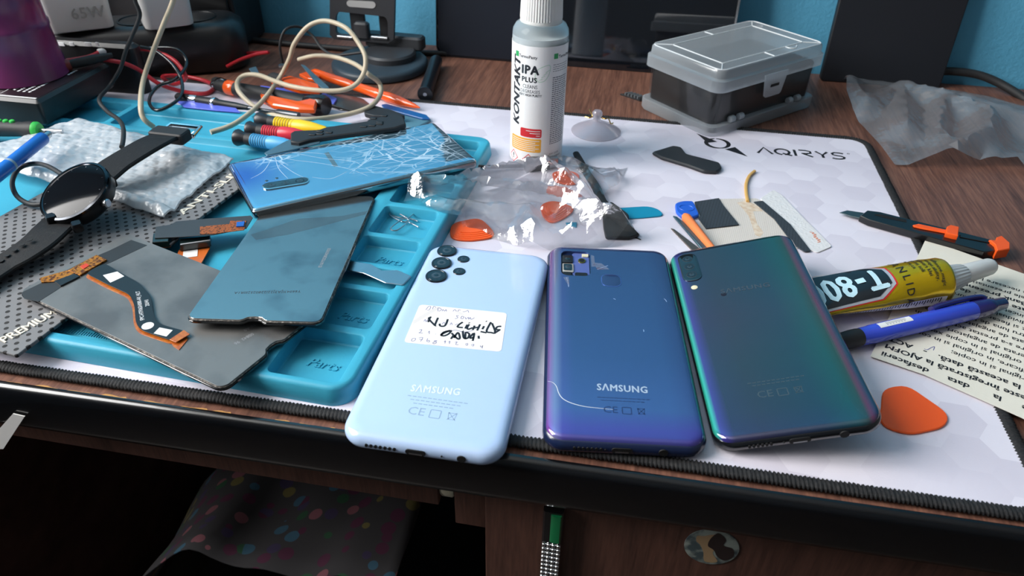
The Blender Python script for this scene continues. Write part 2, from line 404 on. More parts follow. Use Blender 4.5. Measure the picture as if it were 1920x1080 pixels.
hs = N('ShaderNodeValToRGB'); sepc = N('ShaderNodeSeparateColor'); L(vo.outputs['Color'], sepc.inputs[0]); L(sepc.outputs[0], hs.inputs[0]); hs.color_ramp.interpolation = 'CONSTANT'
for k, (p, c) in enumerate(((0, (80, 36, 60)), (.3, (60, 50, 80)), (.5, (130, 80, 88)), (.66, (40, 80, 54)), (.8, (110, 100, 56)), (.9, (56, 92, 112)))):
    e = hs.color_ramp.elements[k] if k < 2 else hs.color_ramp.elements.new(p)
    e.position = p; e.color = C3(c)
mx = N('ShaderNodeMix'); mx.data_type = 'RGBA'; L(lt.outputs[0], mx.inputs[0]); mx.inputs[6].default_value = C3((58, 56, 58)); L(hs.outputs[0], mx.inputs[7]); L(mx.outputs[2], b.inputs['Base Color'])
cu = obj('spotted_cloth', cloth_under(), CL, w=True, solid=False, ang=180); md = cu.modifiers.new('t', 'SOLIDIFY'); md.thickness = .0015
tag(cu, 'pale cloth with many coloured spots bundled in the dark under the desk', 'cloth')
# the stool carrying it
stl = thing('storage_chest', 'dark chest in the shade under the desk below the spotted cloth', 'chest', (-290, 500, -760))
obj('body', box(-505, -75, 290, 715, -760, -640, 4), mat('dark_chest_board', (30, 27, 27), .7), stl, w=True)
wp = [VY(*q, 214) for q in ((24, 776), (46, 781), (6, 842), (-14, 842), (-14, 818))]
v0 = loft([[(p.x, p.y, p.z) for p in wp], [(p.x, p.y+.5, p.z) for p in wp]])
tag(obj('paper_strip', v0, LABELW, w=True), 'white paper strip hanging slanted below the black desk edge', 'paper')

# ================================================================ desk mat
XL, XR, YF, YB = -705.0, 199.5, 225.6, 621.0
pad = thing('desk_mat', 'large white hexagon-patterned desk mat with stitched black edge on the wooden desk', 'desk mat', (-250, 424, -3))
MAT_ = mat('hexagon_print_fabric', (216, 211, 224), .75, spec=.25); nt, b = nodes(MAT_); N = nt.nodes.new; L = nt.links.new
tc = N('ShaderNodeTexCoord'); HS = 22.0
def vm(op, a, b2=None):
    n = N('ShaderNodeVectorMath'); n.operation = op
    L(a, n.inputs[0]) if not isinstance(a, tuple) else setattr(n.inputs[0], 'default_value', a)
    if b2 is not None: L(b2, n.inputs[1]) if not isinstance(b2, tuple) else setattr(n.inputs[1], 'default_value', b2)
    return n
mp = N('ShaderNodeMapping'); mp.inputs['Scale'].default_value = (1/(HS*S), 1/(HS*S), 0); mp.inputs['Location'].default_value = (60, 60, 0); mp.inputs['Rotation'].default_value = (0, 0, rad(4)); L(tc.outputs['Object'], mp.inputs[0])
SV = (1.7320508, 1.0, 1.0); SH = (.8660254, .5, 0)
mA = vm('MODULO', mp.outputs[0], SV); A = vm('SUBTRACT', mA.outputs[0], SH)
pB = vm('SUBTRACT', mp.outputs[0], SH); mB = vm('MODULO', pB.outputs[0], SV); B = vm('SUBTRACT', mB.outputs[0], SH)
la = vm('LENGTH', A.outputs[0]); lb = vm('LENGTH', B.outputs[0])
gt = N('ShaderNodeMath'); gt.operation = 'LESS_THAN'; L(la.outputs['Value'], gt.inputs[0]); L(lb.outputs['Value'], gt.inputs[1])
mh = N('ShaderNodeMix'); mh.data_type = 'VECTOR'; L(gt.outputs[0], mh.inputs[0]); L(B.outputs[0], mh.inputs[4]); L(A.outputs[0], mh.inputs[5])
gid = vm('SUBTRACT', mp.outputs[0], mh.outputs[1]); wn = N('ShaderNodeTexWhiteNoise'); rd = vm('SNAP', gid.outputs[0], (.2, .2, .2)); L(rd.outputs[0], wn.inputs['Vector'])
# slope inside each cell, printed like slanting tiles
dt = vm('DOT_PRODUCT', mh.outputs[1], (.35, .8, 0)); sg = N('ShaderNodeMath'); sg.operation = 'MULTIPLY_ADD'; sg.inputs[1].default_value = -.5; L(dt.outputs['Value'], sg.inputs[0]); L(wn.outputs['Value'], sg.inputs[2])
rp = N('ShaderNodeValToRGB'); L(sg.outputs[0], rp.inputs[0]); rp.color_ramp.elements[0].color = C3((211, 205, 218)); rp.color_ramp.elements[1].color = C3((225, 220, 231)); rp.color_ramp.elements[0].position = -.0; rp.color_ramp.elements[1].position = .9
L(rp.outputs[0], b.inputs['Base Color'])
nz = N('ShaderNodeTexNoise'); nz.inputs['Scale'].default_value = 1500; L(tc.outputs['Object'], nz.inputs['Vector']); bp = N('ShaderNodeBump'); bp.inputs['Strength'].default_value = .25; bp.inputs['Distance'].default_value = .0002; L(nz.outputs[0], bp.inputs['Height']); L(bp.outputs[0], b.inputs['Normal'])
def skew(p): return Vector((p[0], p[1]+(YB-p[1])/(YB-YF)*(p[0]+250)*.005, p[2] if len(p) > 2 else 0))
W_, L_ = XR-XL-5, YB-YF-5; cx, cy = (XL+XR)/2, (YB+YF)/2
obj('printed_sheet', mapped(mv(slab(W_, L_, 15, [(0, -3), (0, 0), (.05, .05)], 8), cx, cy), skew), MAT_, pad, w=True)
# stitched border: a tube with slanting thread ribs
path = rrect(XR-XL-5.4, YB-YF-5.4, 15, 10); PP = []
path = [skew((x+cx, y+cy)).to_2d() for x, y in path]
step = 0.62; tot = []; m_ = len(path); carry = 0
for i in range(m_):
    a, b_ = path[i], path[(i+1) % m_]; d = (b_-a).length; t = carry
    while t < d: tot.append(a+(b_-a)*(t/d)); t += step
    carry = t-d
keep = [p for p in tot if p.x > -470]          # the rest lies beyond anything in sight
loops = []; n_ = 10; Vv = []; Ff = []
st = max(range(len(keep)), key=lambda i: (keep[i]-keep[i-1]).length); keep = keep[st:]+keep[:st]
for i, p in enumerate(keep):
    a = keep[max(i-1, 0)]; b_ = keep[min(i+1, len(keep)-1)]; t = (b_-a).normalized(); s = Vector((t.y, -t.x))
    ring = []
    for k in range(n_):
        an = 2*pi*k/n_; rr = 1+.20*sin(2*pi*(i*step/1.9+k/n_*1.0))+.10*noise.noise(Vector((p.x*.7, p.y*.7, k*.6)))
        ring.append(Vector((p.x+s.x*3.3*rr*cos(an), p.y+s.y*3.3*rr*cos(an), -.65+1.9*rr*sin(an))))
    loops.append(ring)
THREAD = mat('black_overlock_thread', (26, 26, 28), .75, bump=(2.5, .5), var=((48, 46, 46), .6, .5, .75))
obj('stitched_edge', loft(loops), THREAD, pad, w=True, ang=180, label='thick black overlocked edge stitching')
# printed brand on the mat
A0 = G(1421, 287); A1 = G(1609, 301); up_ = Vector((-(A1-A0).y, (A1-A0).x, 0)).normalized()
HT = 11.5; ux = (A1-A0).normalized(); WT = (A1-A0).length
def lg(u, v): p = A0+ux*(u*WT)+up_*(v*HT); return (p.x, p.y)
def arc(cx, cy, rx, ry, a0, a1, n=16): return [(cx+rx*cos(rad(a0+(a1-a0)*k/n)), cy+ry*sin(rad(a0+(a1-a0)*k/n))) for k in range(n+1)]
lets = [[(0, 0), (.075, 1), (.15, 0)],
        arc(.255, .5, .072, .46, -75, 265), [(.255, .25), (.345, -.04)],
        [(.385, 0), (.385, 1)],
        [(.43, 1), (.50, 1), (.545, .88), (.545, .6), (.50, .48), (.45, .48)], [(.47, .42), (.555, 0)],
        [(.60, 1), (.66, .45), (.72, 1)], [(.66, .45), (.66, 0)],
        [(.88, .92), (.84, 1), (.79, 1), (.765, .85), (.77, .65), (.80, .54), (.85, .47), (.875, .32), (.865, .12), (.83, 0), (.78, 0), (.75, .1)]]
parts = [(ribbon([lg(*q) for q in s_], 2.2, z=.12), INK) for s_ in lets]
parts.append((ribbon([lg(.935+.012*cos(t), 1+.07*sin(t)) for t in [k*pi/4 for k in range(9)]], .5, z=.12), INK))
I0 = G(1345, 269)
def ring_pt(a, r, k=1): a = rad(a); return (I0.x+ux.x*r*cos(a)+up_.x*r*sin(a)*k, I0.y+ux.y*r*cos(a)+up_.y*r*sin(a)*k)
for a0, a1 in ((100, 285), (-75, 92)):
    parts.append((ribbon([ring_pt(a0+(a1-a0)*k/20, 9.2) for k in range(21)], [1.3+2.2*sin(pi*k/20) for k in range(21)], z=.12), INK))
def wd2(px, py): p = G(px, py); return (p.x, p.y)
parts.append((flat([wd2(1306, 250), wd2(1345, 266), wd2(1326, 268)], .13), INK)); parts.append((flat([wd2(1359, 280), wd2(1378, 276), wd2(1402, 294)], .13), INK))
obj('printed_lettering', parts, None, pad, w=True, label='black printed brand word and ring emblem')

# ================================================================ silicone tray
TEAL = mat('teal_silicone', (62, 164, 192), .45, spec=.4, sss=.03, bump=(.6, .12), var=((56, 156, 186), .012, .4, .7))
tray = thing('repair_tray', 'teal silicone repair tray with moulded parts pockets lying on the white mat', 'tray', (-117.5, 232.6, .1), (0, 0, rad(-2)))
pockets = [(-46, -8.5, 6, 42, 3, 3), (-46, -8.5, 48, 80, 3, 3), (-46, -8.5, 85, 103, 6, 2), (-46, -8.5, 108, 136, 3, 3), (-46, -8.5, 141, 175, 3, 3), (-46, -8.5, 181, 216, 3, 3), (-46, -8.5, 222, 288, 3, 4),
           (-438, -57, 8, 242, 5.5, 5), (-438, -318, 249, 288, 3, 3), (-312, -190, 249, 288, 3, 3), (-184, -52, 249, 288, 3, 3)]
outer = [(x-225, y+150) for x, y in rrect(450, 300, 13, 8)]
RZ = 11.0; V = []; Fc = []
def addloop(pts, z): k = len(V); V.extend(Vector((x, y, z)) for x, y in pts); return list(range(k, k+len(pts)))
def bridge(a, b_):
    n = len(a)
    for i in range(n): Fc.append((a[i], a[(i+1) % n], b_[(i+1) % n], b_[i]))
lo = [addloop(offs(outer, i), z) for i, z in ((0.2, 0), (0, .6), (1.2, RZ-1.8), (1.9, RZ-.7), (3.0, RZ-.1), (3.6, RZ))]
for a, b_ in zip(lo, lo[1:]): bridge(a, b_)
tops = [lo[-1]]
for x0, x1, y0, y1, fz, r in pockets:
    P_ = [(x+(x0+x1)/2, y+(y0+y1)/2) for x, y in rrect(x1-x0, y1-y0, r, 5)]
    ll = [addloop(offs(P_, -i), z) for i, z in ((.9, RZ), (.35, RZ-.25), (0, RZ-.9), (-.6, fz+.8), (-1.3, fz), )]
    for a, b_ in zip(ll, ll[1:]): bridge(a, b_)
    tops.append(ll[0])
    for t in geometry.tessellate_polygon([[Vector((V[i].x, V[i].y, 0)) for i in ll[-1]]]): Fc.append(tuple(ll[-1][k] for k in t))
flatidx = [i for l in tops for i in l]
for t in geometry.tessellate_polygon([[Vector((V[i].x, V[i].y, 0)) for i in l] for l in tops]): Fc.append(tuple(flatidx[k] for k in t))
for t in geometry.tessellate_polygon([[Vector((V[i].x, V[i].y, 0)) for i in lo[0]]]): Fc.append(tuple(lo[0][k] for k in t))
obj('tray_body', (V, Fc), TEAL, tray, ang=35)
TEAL2 = TEAL
lt_ = [mv(text('Parts', 8.6, .012, ext=.35, shear=.25), -25, y, z+.2, rz=rad(-3)) for y, z in ((24, 3), (64, 3), (122, 3))]
for l in lt_: obj('moulded_lettering', l, TEAL2, tray, ang=30)
rl = []
for k in range(0, 150):
    h = 7 if k % 10 == 0 else (5 if k % 5 == 0 else 3)
    rl.append(box(-310+k*1.5, -309.6+k*1.5, 14, 14+h, 5.4, 5.85, .05)); 
for k in range(0, 150, 1):
    h = 7 if k % 10 == 0 else (5 if k % 5 == 0 else 3)
    rl.append(box(-310+k*1.5, -309.6+k*1.5, 30, 30+h, 5.4, 5.85, .05))
obj('ruler_marks', join(*rl), TEAL2, tray, kind='stuff')

# ================================================================ phones
def local_outline(M, pts, z): return [tuple(LP(M, x, y, z)[:2]) for x, y in pts]
def lens(parent, x, y, r, z, h=1.1, name='camera_lens', rim=None):
    rim = rim or mat('lens_rim_black', (20, 21, 24), .2, coat=.5)
    g = [(mv(lathe([(r, 0), (r, h*.7), (r*.96, h), (r*.84, h), (r*.82, h*.9), (r*.8, h*.9)], 36, True), x, y, z-.1), rim),
         (mv(lathe([(r*.81, 0), (r*.8, .08)], 32), x, y, z-.1+h*.9), mat('lens_glass', (14, 16, 20), .04, coat=1)),
         (mv(lathe([(r*.45, 0), (r*.3, .1)], 24), x, y, z+h*.9), mat('lens_inner_ring', (52, 56, 62), .15, coat=1)),
         (mv(lathe([(r*.27, 0), (r*.1, .12)], 24), x, y, z+h*.9+.06), mat('lens_core', (8, 10, 16), .03, coat=1))]
    return obj(name, g, None, parent)
DARKHOLE = mat('dark_port_cavity', (10, 10, 11), .7)
def ports(p, w, l, zc, yface, grille, usb, mic, jack, metal=STEEL):
    gl = [mv(slab(1.25, 1.9, .6, [(0, 0), (0, .5)]), x, yface+.1, zc, rx=pi/2) for x in grille]
    obj('speaker_grille', join(*gl), DARKHOLE, p, kind='stuff')
    u = [(mv(slab(9.4, 3.1, 1.5, [(0, 0), (0, .5)]), usb, yface+.05, zc, rx=pi/2), DARKHOLE), (mv(slab(6.2, .8, .3, [(0, 0), (0, .5)]), usb, yface+.0, zc-.9, rx=pi/2), metal)]
    obj('charging_port', u, None, p)
    obj('audio_jack', mv(lathe([(2.1, 0), (2.0, .5)], 20), jack, yface+.1, zc, rx=pi/2), DARKHOLE, p)
    obj('microphone_hole', mv(lathe([(.45, 0), (.4, .5)], 12), mic, yface+.1, zc, rx=pi/2), DARKHOLE, p)

# --- light blue phone
LB = mat('light_blue_gloss_polycarbonate', (184, 208, 243), .16, coat=.5, spec=.5, sss=.03)
p1loc, p1rot = (-77.0, 290.6, 1.3), (0, 0, rad(.45))
ph1 = thing('smartphone', 'pale blue smartphone with a handwritten white sticker on its back', 'phone', p1loc, p1rot)
M1 = frame(p1loc, p1rot); W1, L1, T1 = 76.1, 164.2, 8.9
obj('body', slab(W1, L1, 11, [(3.2, 0), (1.7, .4), (.6, 1.5), (0, 3.4), (0, 4.4), (.25, 5.8), (.9, 7.1), (2.1, 8.1), (3.8, 8.7), (6, T1)], 10), LB, ph1, ang=60)
for (x, y), r in (((838, 469), 6.6), ((828, 492), 6.6), ((818, 516), 6.9)):
    q = LP(M1, x, y, T1+1); lens(ph1, q.x, q.y, r*.93, T1)
for (x, y), r in (((869, 485), 3.7), ((861, 508), 3.7)):
    q = LP(M1, x, y, T1+.5); lens(ph1, q.x, q.y, r, T1, .5)
def brand(parent, M, z, pL, pR, h, m, bold=.03, s='SAMSUNG', label=None):
    a = LP(M, *pL, z); b_ = LP(M, *pR, z); an = math.atan2(b_.y-a.y, b_.x-a.x)
    t = text(s.replace('A', 'Λ') if s == 'SAMSUNG' else s, 10, bold, sp=1.1)
    xs = [v.x for v in t[0]]; ys = [v.y for v in t[0]]; w_ = max(xs)-min(xs); hh = max(ys)-min(ys); k = (b_-a).length/w_
    t = ([Vector(((v.x-(max(xs)+min(xs))/2)*k, (v.y-(max(ys)+min(ys))/2)*h/hh, v.z)) for v in t[0]], t[1])
    c = (a+b_)/2; return obj('brand_lettering', mv(t, c.x, c.y, z+.05, rz=an), m, parent, label=label, solid=False)
brand(ph1, M1, T1, (771, 727), (863, 735), 5.2, mat('pearl_print', (226, 236, 246), .25), .03)
FAINT = mat('faint_grey_blue_print', (150, 172, 196), .4)
def approvals(parent, M, z, c, m, s=1.0, rz=0, lines=3, k=1):
    q = LP(M, *c, z); pr = []
    for i in range(lines):
        pr += [(mv(ribbon([(x0_*s, 0), (x0_*s+1.9*s, 0)], .55*s), q.x, q.y+9.5*s-i*2.2*s, z+.03, rz=rz), m) for x0_ in [k_*2.5-(15-2*i) for k_ in range(12-2*i)]]
    pr += [(mv(text('CE', 7*s, 0), q.x-8*s, q.y, z+.03, rz=rz), m), (mv(ribbon(rrect(5*s, 5*s, .5), .5, True), q.x+1*s, q.y, z+.03), m),
           (mv(ribbon([(-2*s, 2*s), (-1.4*s, -2*s), (1.4*s, -2*s), (2*s, 2*s), (-2*s, 2*s)], .45), q.x+9*s, q.y, z+.03), m), (mv(ribbon([(-2*s, -2.4*s), (2*s, 2.4*s)], .35), q.x+9*s, q.y, z+.03), m), (mv(ribbon([(2*s, -2.4*s), (-2*s, 2.4*s)], .35), q.x+9*s, q.y, z+.03), m)]
    return obj('regulatory_print', pr, None, parent)
def greeked(parent, M, z, c, m, s=1.0, rz=0, widths=(20, 24, 17)):
    pass
approvals(ph1, M1, T1, (812, 776), FAINT, 1.0)
ports(ph1, W1, L1, 4.3, -L1/2, [-24.5+i*2.2 for i in range(7)], -1.5, 10.5, 19.5)
# sticker with handwriting
SC0 = [LP(M1, *q, T1) for q in ((787, 571), (951, 587), (940, 660), (757, 642))]
def sq_(u, v, z=.14):
    a, b_, c, d = SC0; p = a.lerp(b_, u).lerp(d.lerp(c, u), v); return Vector((p.x, p.y, T1+z))
so = roundp([tuple(sq_(u, v)[:2]) for u, v in ((0, 1), (1, 1), (1, 0), (0, 0))], 2.5, 4)
stick = obj('paper_sticker', prism(so, T1-.02, T1+.12, .03), mat('cream_sticker_paper', (240, 234, 230), .7, var=((228, 220, 216), .12, .55, .75)), ph1, label='white sticker written over in black marker')
def strokes(lst, m, w, name, parent, z=.16, label=None):
    ps = []
    for i, s_ in enumerate(lst):
        P_ = [sq_(u, v) for u, v in s_]; P_ = cat(P_, 4) if len(P_) > 2 else P_
        ps.append((ribbon(P_, w, z=T1+z+.004*(i % 3)), m))
    return obj(name, ps, None, parent, label=label, solid=False)
def R2(x, y):                                  # crop frame 0..1 read off the sticker
    # invert the sticker quad approx from the enlarged view
    px, py = 740+x/5.4, 560+y/5.4
    q = LP(M1, px, py, T1); a, b_, c, d = [Vector(k[:2]) for k in SC0]; q = Vector(q[:2])
    u = v = .5
    for _ in range(8):
        p = a.lerp(b_, u).lerp(d.lerp(c, u), v); du = (b_-a).lerp(c-d, v); dv2 = d.lerp(c, u)-a.lerp(b_, u)
        e = q-p; det = du.x*dv2.y-du.y*dv2.x; u += (e.x*dv2.y-e.y*dv2.x)/det; v += (du.x*e.y-du.y*e.x)/det
    return (u, v)
mk = [[(340, 240), (358, 195), (372, 188)], [(372, 188), (345, 205), (405, 270), (420, 275)], [(405, 275), (430, 215), (440, 195)],
      [(455, 255), (462, 278), (500, 280), (520, 262)], [(520, 262), (532, 230), (538, 210)],
      [(690, 240), (655, 262), (637, 288), (690, 295)], [(735, 265), (715, 305)], [(755, 262), (735, 292), (745, 312), (790, 295)], [(752, 245), (758, 250)],
      [(810, 275), (790, 320)], [(865, 262), (835, 325)], [(800, 300), (855, 290)], [(905, 280), (888, 312)], [(925, 230), (932, 234)],
      [(975, 240), (930, 330), (975, 345), (1020, 345), (985, 250)], [(1080, 282), (1035, 290), (1015, 345), (1060, 320)], [(1020, 315), (1072, 318)],
      [(870, 335), (930, 348)],
      [(560, 325), (500, 340), (470, 370), (500, 378), (545, 360), (572, 325), (500, 350), (470, 372)], [(600, 365), (570, 410)], [(575, 350), (640, 410), (660, 395), (640, 345), (600, 400)],
      [(690, 330), (700, 400), (740, 400), (755, 360), (720, 345), (715, 410)], [(790, 430), (805, 350), (760, 400), (800, 395)], [(850, 378), (852, 408)], [(690, 328), (694, 330)]]
BL_ = mat('black_marker_ink', (26, 26, 34), .45); BP = mat('blue_ballpoint_ink', (95, 95, 150), .5)
strokes([[R2(*q) for q in s_] for s_ in mk], BL_, 1.15, 'marker_writing', stick)
pen_ = [[(315, 115), (345, 80), (365, 85), (350, 115), (330, 118)], [(380, 120), (395, 80), (415, 90), (395, 110)], [(440, 130), (440, 95), (475, 110), (450, 130)], [(480, 128), (490, 112), (505, 128), (520, 112), (525, 130)],
        [(590, 130), (610, 112), (625, 130)], [(640, 132), (650, 115), (668, 120)], [(690, 135), (720, 130), (740, 120), (750, 142)],
        [(650, 175), (625, 175), (640, 195), (610, 205)], [(680, 180), (670, 200), (690, 205), (700, 185), (680, 180)], [(715, 190), (722, 208), (745, 190), (750, 210), (765, 192), (775, 212), (808, 195)],
        [(296, 232), (310, 212), (318, 236), (335, 214)], [(480, 262), (500, 240), (512, 266)], [(560, 268), (575, 245), (582, 268)], [(610, 270), (640, 255)],
        [(250, 320), (275, 315), (262, 340), (245, 348), (285, 350)], [(340, 345), (352, 330), (350, 360)], [(412, 358), (418, 360)], [(570, 330), (620, 320), (700, 340), (790, 325)],
        [(180, 405), (170, 428), (200, 428), (212, 405), (182, 405)], [(245, 400), (285, 395), (262, 435)], [(250, 415), (285, 418)], [(335, 405), (325, 432), (350, 440), (350, 425), (330, 425)], [(425, 425), (400, 430), (425, 445), (400, 458), (388, 448), (430, 428)],
        [(500, 440), (515, 428), (508, 455)], [(545, 445), (560, 432), (553, 460)], [(610, 445), (632, 440), (618, 465), (645, 468)], [(715, 462), (738, 455), (735, 475), (718, 468)], [(775, 470), (800, 462), (796, 482), (780, 476)], [(868, 478), (872, 490), (888, 488), (890, 475), (885, 505)]]
strokes([[R2(*q) for q in s_] for s_ in pen_], BP, .32, 'pen_writing', stick, .13)
# smudged corner of the sticker
obj('grey_smudge', flat([tuple(sq_(u, v)[:2]) for u, v in ((.0, .45), (.1, .22), (.2, .02), (.26, .02), (.16, .22), (.02, .55))], T1+.135), mat('smudge_grey', (224, 217, 214), .8), stick)

def edge_ramp(name, base, stops, w, l, rough=.08, metal=.75, along='x'):
    """pearlescent coated back: bands of colour that run along the curved sides"""
    m = mat(name, base, rough, metal=metal, coat=1.0); nt, b = nodes(m); N = nt.nodes.new; L = nt.links.new
    tc = N('ShaderNodeTexCoord'); sp = N('ShaderNodeSeparateXYZ'); L(tc.outputs['Object'], sp.inputs[0])
    mr = N('ShaderNodeMapRange'); mr.inputs['From Min'].default_value = -w/2*S; mr.inputs['From Max'].default_value = w/2*S; L(sp.outputs[0], mr.inputs[0])
    r = N('ShaderNodeValToRGB'); L(mr.outputs[0], r.inputs[0]); e = r.color_ramp.elements
    for k, (p, c) in enumerate(stops):
        q = e[k] if k < 2 else e.new(p); q.position = p; q.color = C3(c)
    return m, r, sp
def ybands(m, r, sp, l, stops, fac=.6):
    nt, b = nodes(m); N = nt.nodes.new; L = nt.links.new
    my = N('ShaderNodeMapRange'); my.inputs['From Min'].default_value = -l/2*S; my.inputs['From Max'].default_value = l/2*S; L(sp.outputs[1], my.inputs[0])
    r2 = N('ShaderNodeValToRGB'); L(my.outputs[0], r2.inputs[0]); e = r2.color_ramp.elements
    for k, (p, c) in enumerate(stops):
        q = e[k] if k < 2 else e.new(p); q.position = p; q.color = C3(c)
    mx = N('ShaderNodeMix'); mx.data_type = 'RGBA'; mx.inputs[0].default_value = fac; L(r.outputs[0], mx.inputs[6]); L(r2.outputs[0], mx.inputs[7]); L(mx.outputs[2], b.inputs['Base Color'])

# --- deep blue phone, camera cover missing
p2loc, p2rot = (4.3, 309.0, 1.2), (0, 0, rad(7.2))
W2, L2, T2 = 75.3, 163.7, 8.9; M2 = frame(p2loc, p2rot)
ph2 = thing('smartphone', 'deep blue scratched smartphone whose camera glass is missing', 'phone', p2loc, p2rot)
NAVY = mat('navy_gloss_frame', (22, 34, 66), .25, coat=.4)
obj('frame', slab(W2, L2, 10, [(2.6, 0), (1, .5), (0, 2.2), (0, 4.8), (.9, 6.6), (2, 7.3), (2.6, 7.4)], 10), NAVY, ph2, ang=60)
B2, rr_, sp_ = edge_ramp('blue_pearl_back', (50, 84, 140), [(0, (96, 110, 190)), (1, (34, 60, 118)), (.035, (200, 90, 160)), (.07, (186, 196, 226)), (.12, (90, 96, 168)), (.2, (62, 90, 140)), (.8, (62, 94, 146)), (.93, (50, 60, 112))], W2, L2, metal=.45, rough=.14)
ybands(B2, rr_, sp_, L2, [(0, (80, 60, 160)), (1, (50, 62, 104)), (.05, (92, 74, 180)), (.13, (80, 112, 172)), (.35, (64, 96, 146)), (.75, (54, 80, 124))], .62)
# the back has a real opening at the camera window
wx0, wy1 = LP(M2, 1052, 470, 8.9)[:2]; wx1, wy0 = LP(M2, 1108, 518, 8.9)[:2]
bx = rrect(W2-3, L2-3.4, 8.5, 10); V = []; Fc = []
l0 = addloop([(x, y) for x, y in bx], 7.0); l1 = addloop(offs(bx, .5), 8.0); l2 = addloop(offs(bx, 1.6), 8.6); l3 = addloop(offs(bx, 3.5), 8.85); l4 = addloop(offs(bx, 6), 8.9)
for a, b_ in ((l0, l1), (l1, l2), (l2, l3), (l3, l4)): bridge(a, b_)
wl_ = [(x+(wx0+wx1)/2, y+(wy0+wy1)/2) for x, y in rrect(wx1-wx0, wy1-wy0, 4.2, 5)]
h1_ = addloop(wl_, 8.9); h2_ = addloop(wl_, 7.3); bridge(h1_, h2_)
for t in geometry.tessellate_polygon([[Vector((V[i].x, V[i].y, 0)) for i in l] for l in (l4, h1_)]): Fc.append(tuple((l4+h1_)[k] for k in t))
obj('back_cover', (V, Fc), B2, ph2, ang=60)
IP = mat('periwinkle_inner_plate', (98, 112, 176), .4, metal=.3)
cxm, cym = (wx0+wx1)/2, (wy0+wy1)/2; ww, hh_ = wx1-wx0, wy1-wy0
mod = obj('camera_module', [(mv(slab(ww*.58, hh_*.92, 2, [(0, 0), (0, .3)]), cxm+ww*.18, cym+hh_*.03, 7.35), IP),
      (mv(slab(ww*.36, hh_*.3, .8, [(0, 0), (0, 1.0), (.3, 1.2)]), cxm-ww*.27, cym+hh_*.2, 7.35), mat('camera_housing_dark', (26, 26, 30), .35)),
      (mv(slab(ww*.38, hh_*.34, .8, [(0, 0), (0, .9), (.2, 1.0)]), cxm-ww*.26, cym-hh_*.16, 7.35), mat('camera_housing_pale', (196, 186, 176), .35, metal=.4)),
      (mv(slab(ww*.28, hh_*.25, .8, [(0, 0), (0, 1.2)]), cxm-ww*.27, cym-hh_*.15, 7.4), mat('lens_glass', (14, 16, 20), .04, coat=1)),
      (mv(slab(ww*.26, hh_*.16, .5, [(0, 0), (0, 1.0)]), cxm-ww*.29, cym-hh_*.41, 7.35), BLKPL), (mv(slab(ww*.42, hh_*.15, 1.2, [(0, 0), (0, .9)]), cxm+ww*.18, cym-hh_*.41, 7.35), BLKPL),
      (mv(lathe([(2.3, 0), (2.3, .9)], 20), cxm+ww*.22, cym+hh_*.16, 7.4), mat('brass_ring', (180, 150, 70), .3, metal=1)), (mv(lathe([(1.7, 0), (1.7, 1.0)], 20), cxm+ww*.22, cym+hh_*.16, 7.4), DARKHOLE),
      (mv(slab(4, 3, .6, [(0, 0), (0, .9)]), cxm+ww*.34, cym+hh_*.38, 7.4), mat('flash_led_lens', (226, 214, 180), .3)),
      (mv(lathe([(1.7, 0), (1.2, .25)], 20), cxm-ww*.27, cym-hh_*.15, 8.55), mat('lens_inner_ring', (52, 56, 62), .15, coat=1)),
      (mv(lathe([(1.6, 0), (1.2, .25)], 20), cxm-ww*.27, cym+hh_*.2, 8.5), mat('lens_core', (8, 10, 16), .03, coat=1))], None, ph2, label='exposed cameras and flash in the open window')
fq = LP(M2, 1146, 526, 8.9)
obj('fingerprint_reader', [(mv(slab(11.8, 12.4, 4.2, [(0, 0), (0, .25), (.35, .3)]), fq.x, fq.y, 8.8), mat('reader_chrome_ring', (110, 130, 190), .2, metal=.8)), (mv(slab(10.8, 11.4, 3.8, [(0, 0), (0, .3), (.2, .35)]), fq.x, fq.y, 8.8), mat('reader_pad_blue', (40, 58, 100), .2, coat=.6))], None, ph2)
brand(ph2, M2, 8.9, (1119, 725), (1214, 731), 5.0, mat('silver_print', (196, 206, 222), .3, metal=.3), .03)
approvals(ph2, M2, 8.9, (1172, 770), mat('faint_navy_print', (34, 52, 96), .4), .85, lines=2)
ports(ph2, W2, L2, 4.2, -L2/2, [-23+i*2.0 for i in range(7)], -1.5, -9, 17)
ck = [LP(M2, *q, 8.9) for q in ((1027, 715), (1036, 717), (1043, 724), (1048, 738), (1056, 748), (1072, 756), (1095, 762), (1120, 765), (1150, 768))]
ck = [Vector((p.x, p.y, 8.86 if p.x < -31 else 8.93)) for p in ck]; ck[0].z = 8.4; ck[1].z = 8.75
obj('crack', ribbon(cat(ck, 5), .4, z=8.93, taper=True), WHITEINK, ph2, solid=False, label='white hairline crack across the lower corner')
scr = []
SCR = mat('scratch_white', (170, 190, 225), .5)
for a, b_ in (((1120, 505), (1140, 498)), ((1062, 520), (1066, 538)), ((1150, 560), (1154, 562)), ((1206, 618), (1207, 622)), ((1245, 560), (1250, 566))):
    a, b_ = LP(M2, *a, 8.9), LP(M2, *b_, 8.9); scr.append((ribbon([a, (a+b_)/2+Vector((.2, .2, 0)), b_], .3, z=8.94), SCR))
obj('scratches', scr, None, ph2, kind='stuff')
# peeled film remains around the opening
SM = film('torn_film_scrap', (215, 205, 235), haze=.28, gloss=.2)
sm = []
for pl in (((1112, 492), (1128, 494), (1143, 505), (1120, 506)), ((1056, 520), (1066, 519), (1068, 538)), ((1108, 478), (1114, 480), (1116, 500), (1109, 500))):
    sm.append(flat([tuple(LP(M2, *q, 8.95)[:2]) for q in pl], 8.97))
obj('film_scraps', join(*sm), SM, ph2, solid=False)

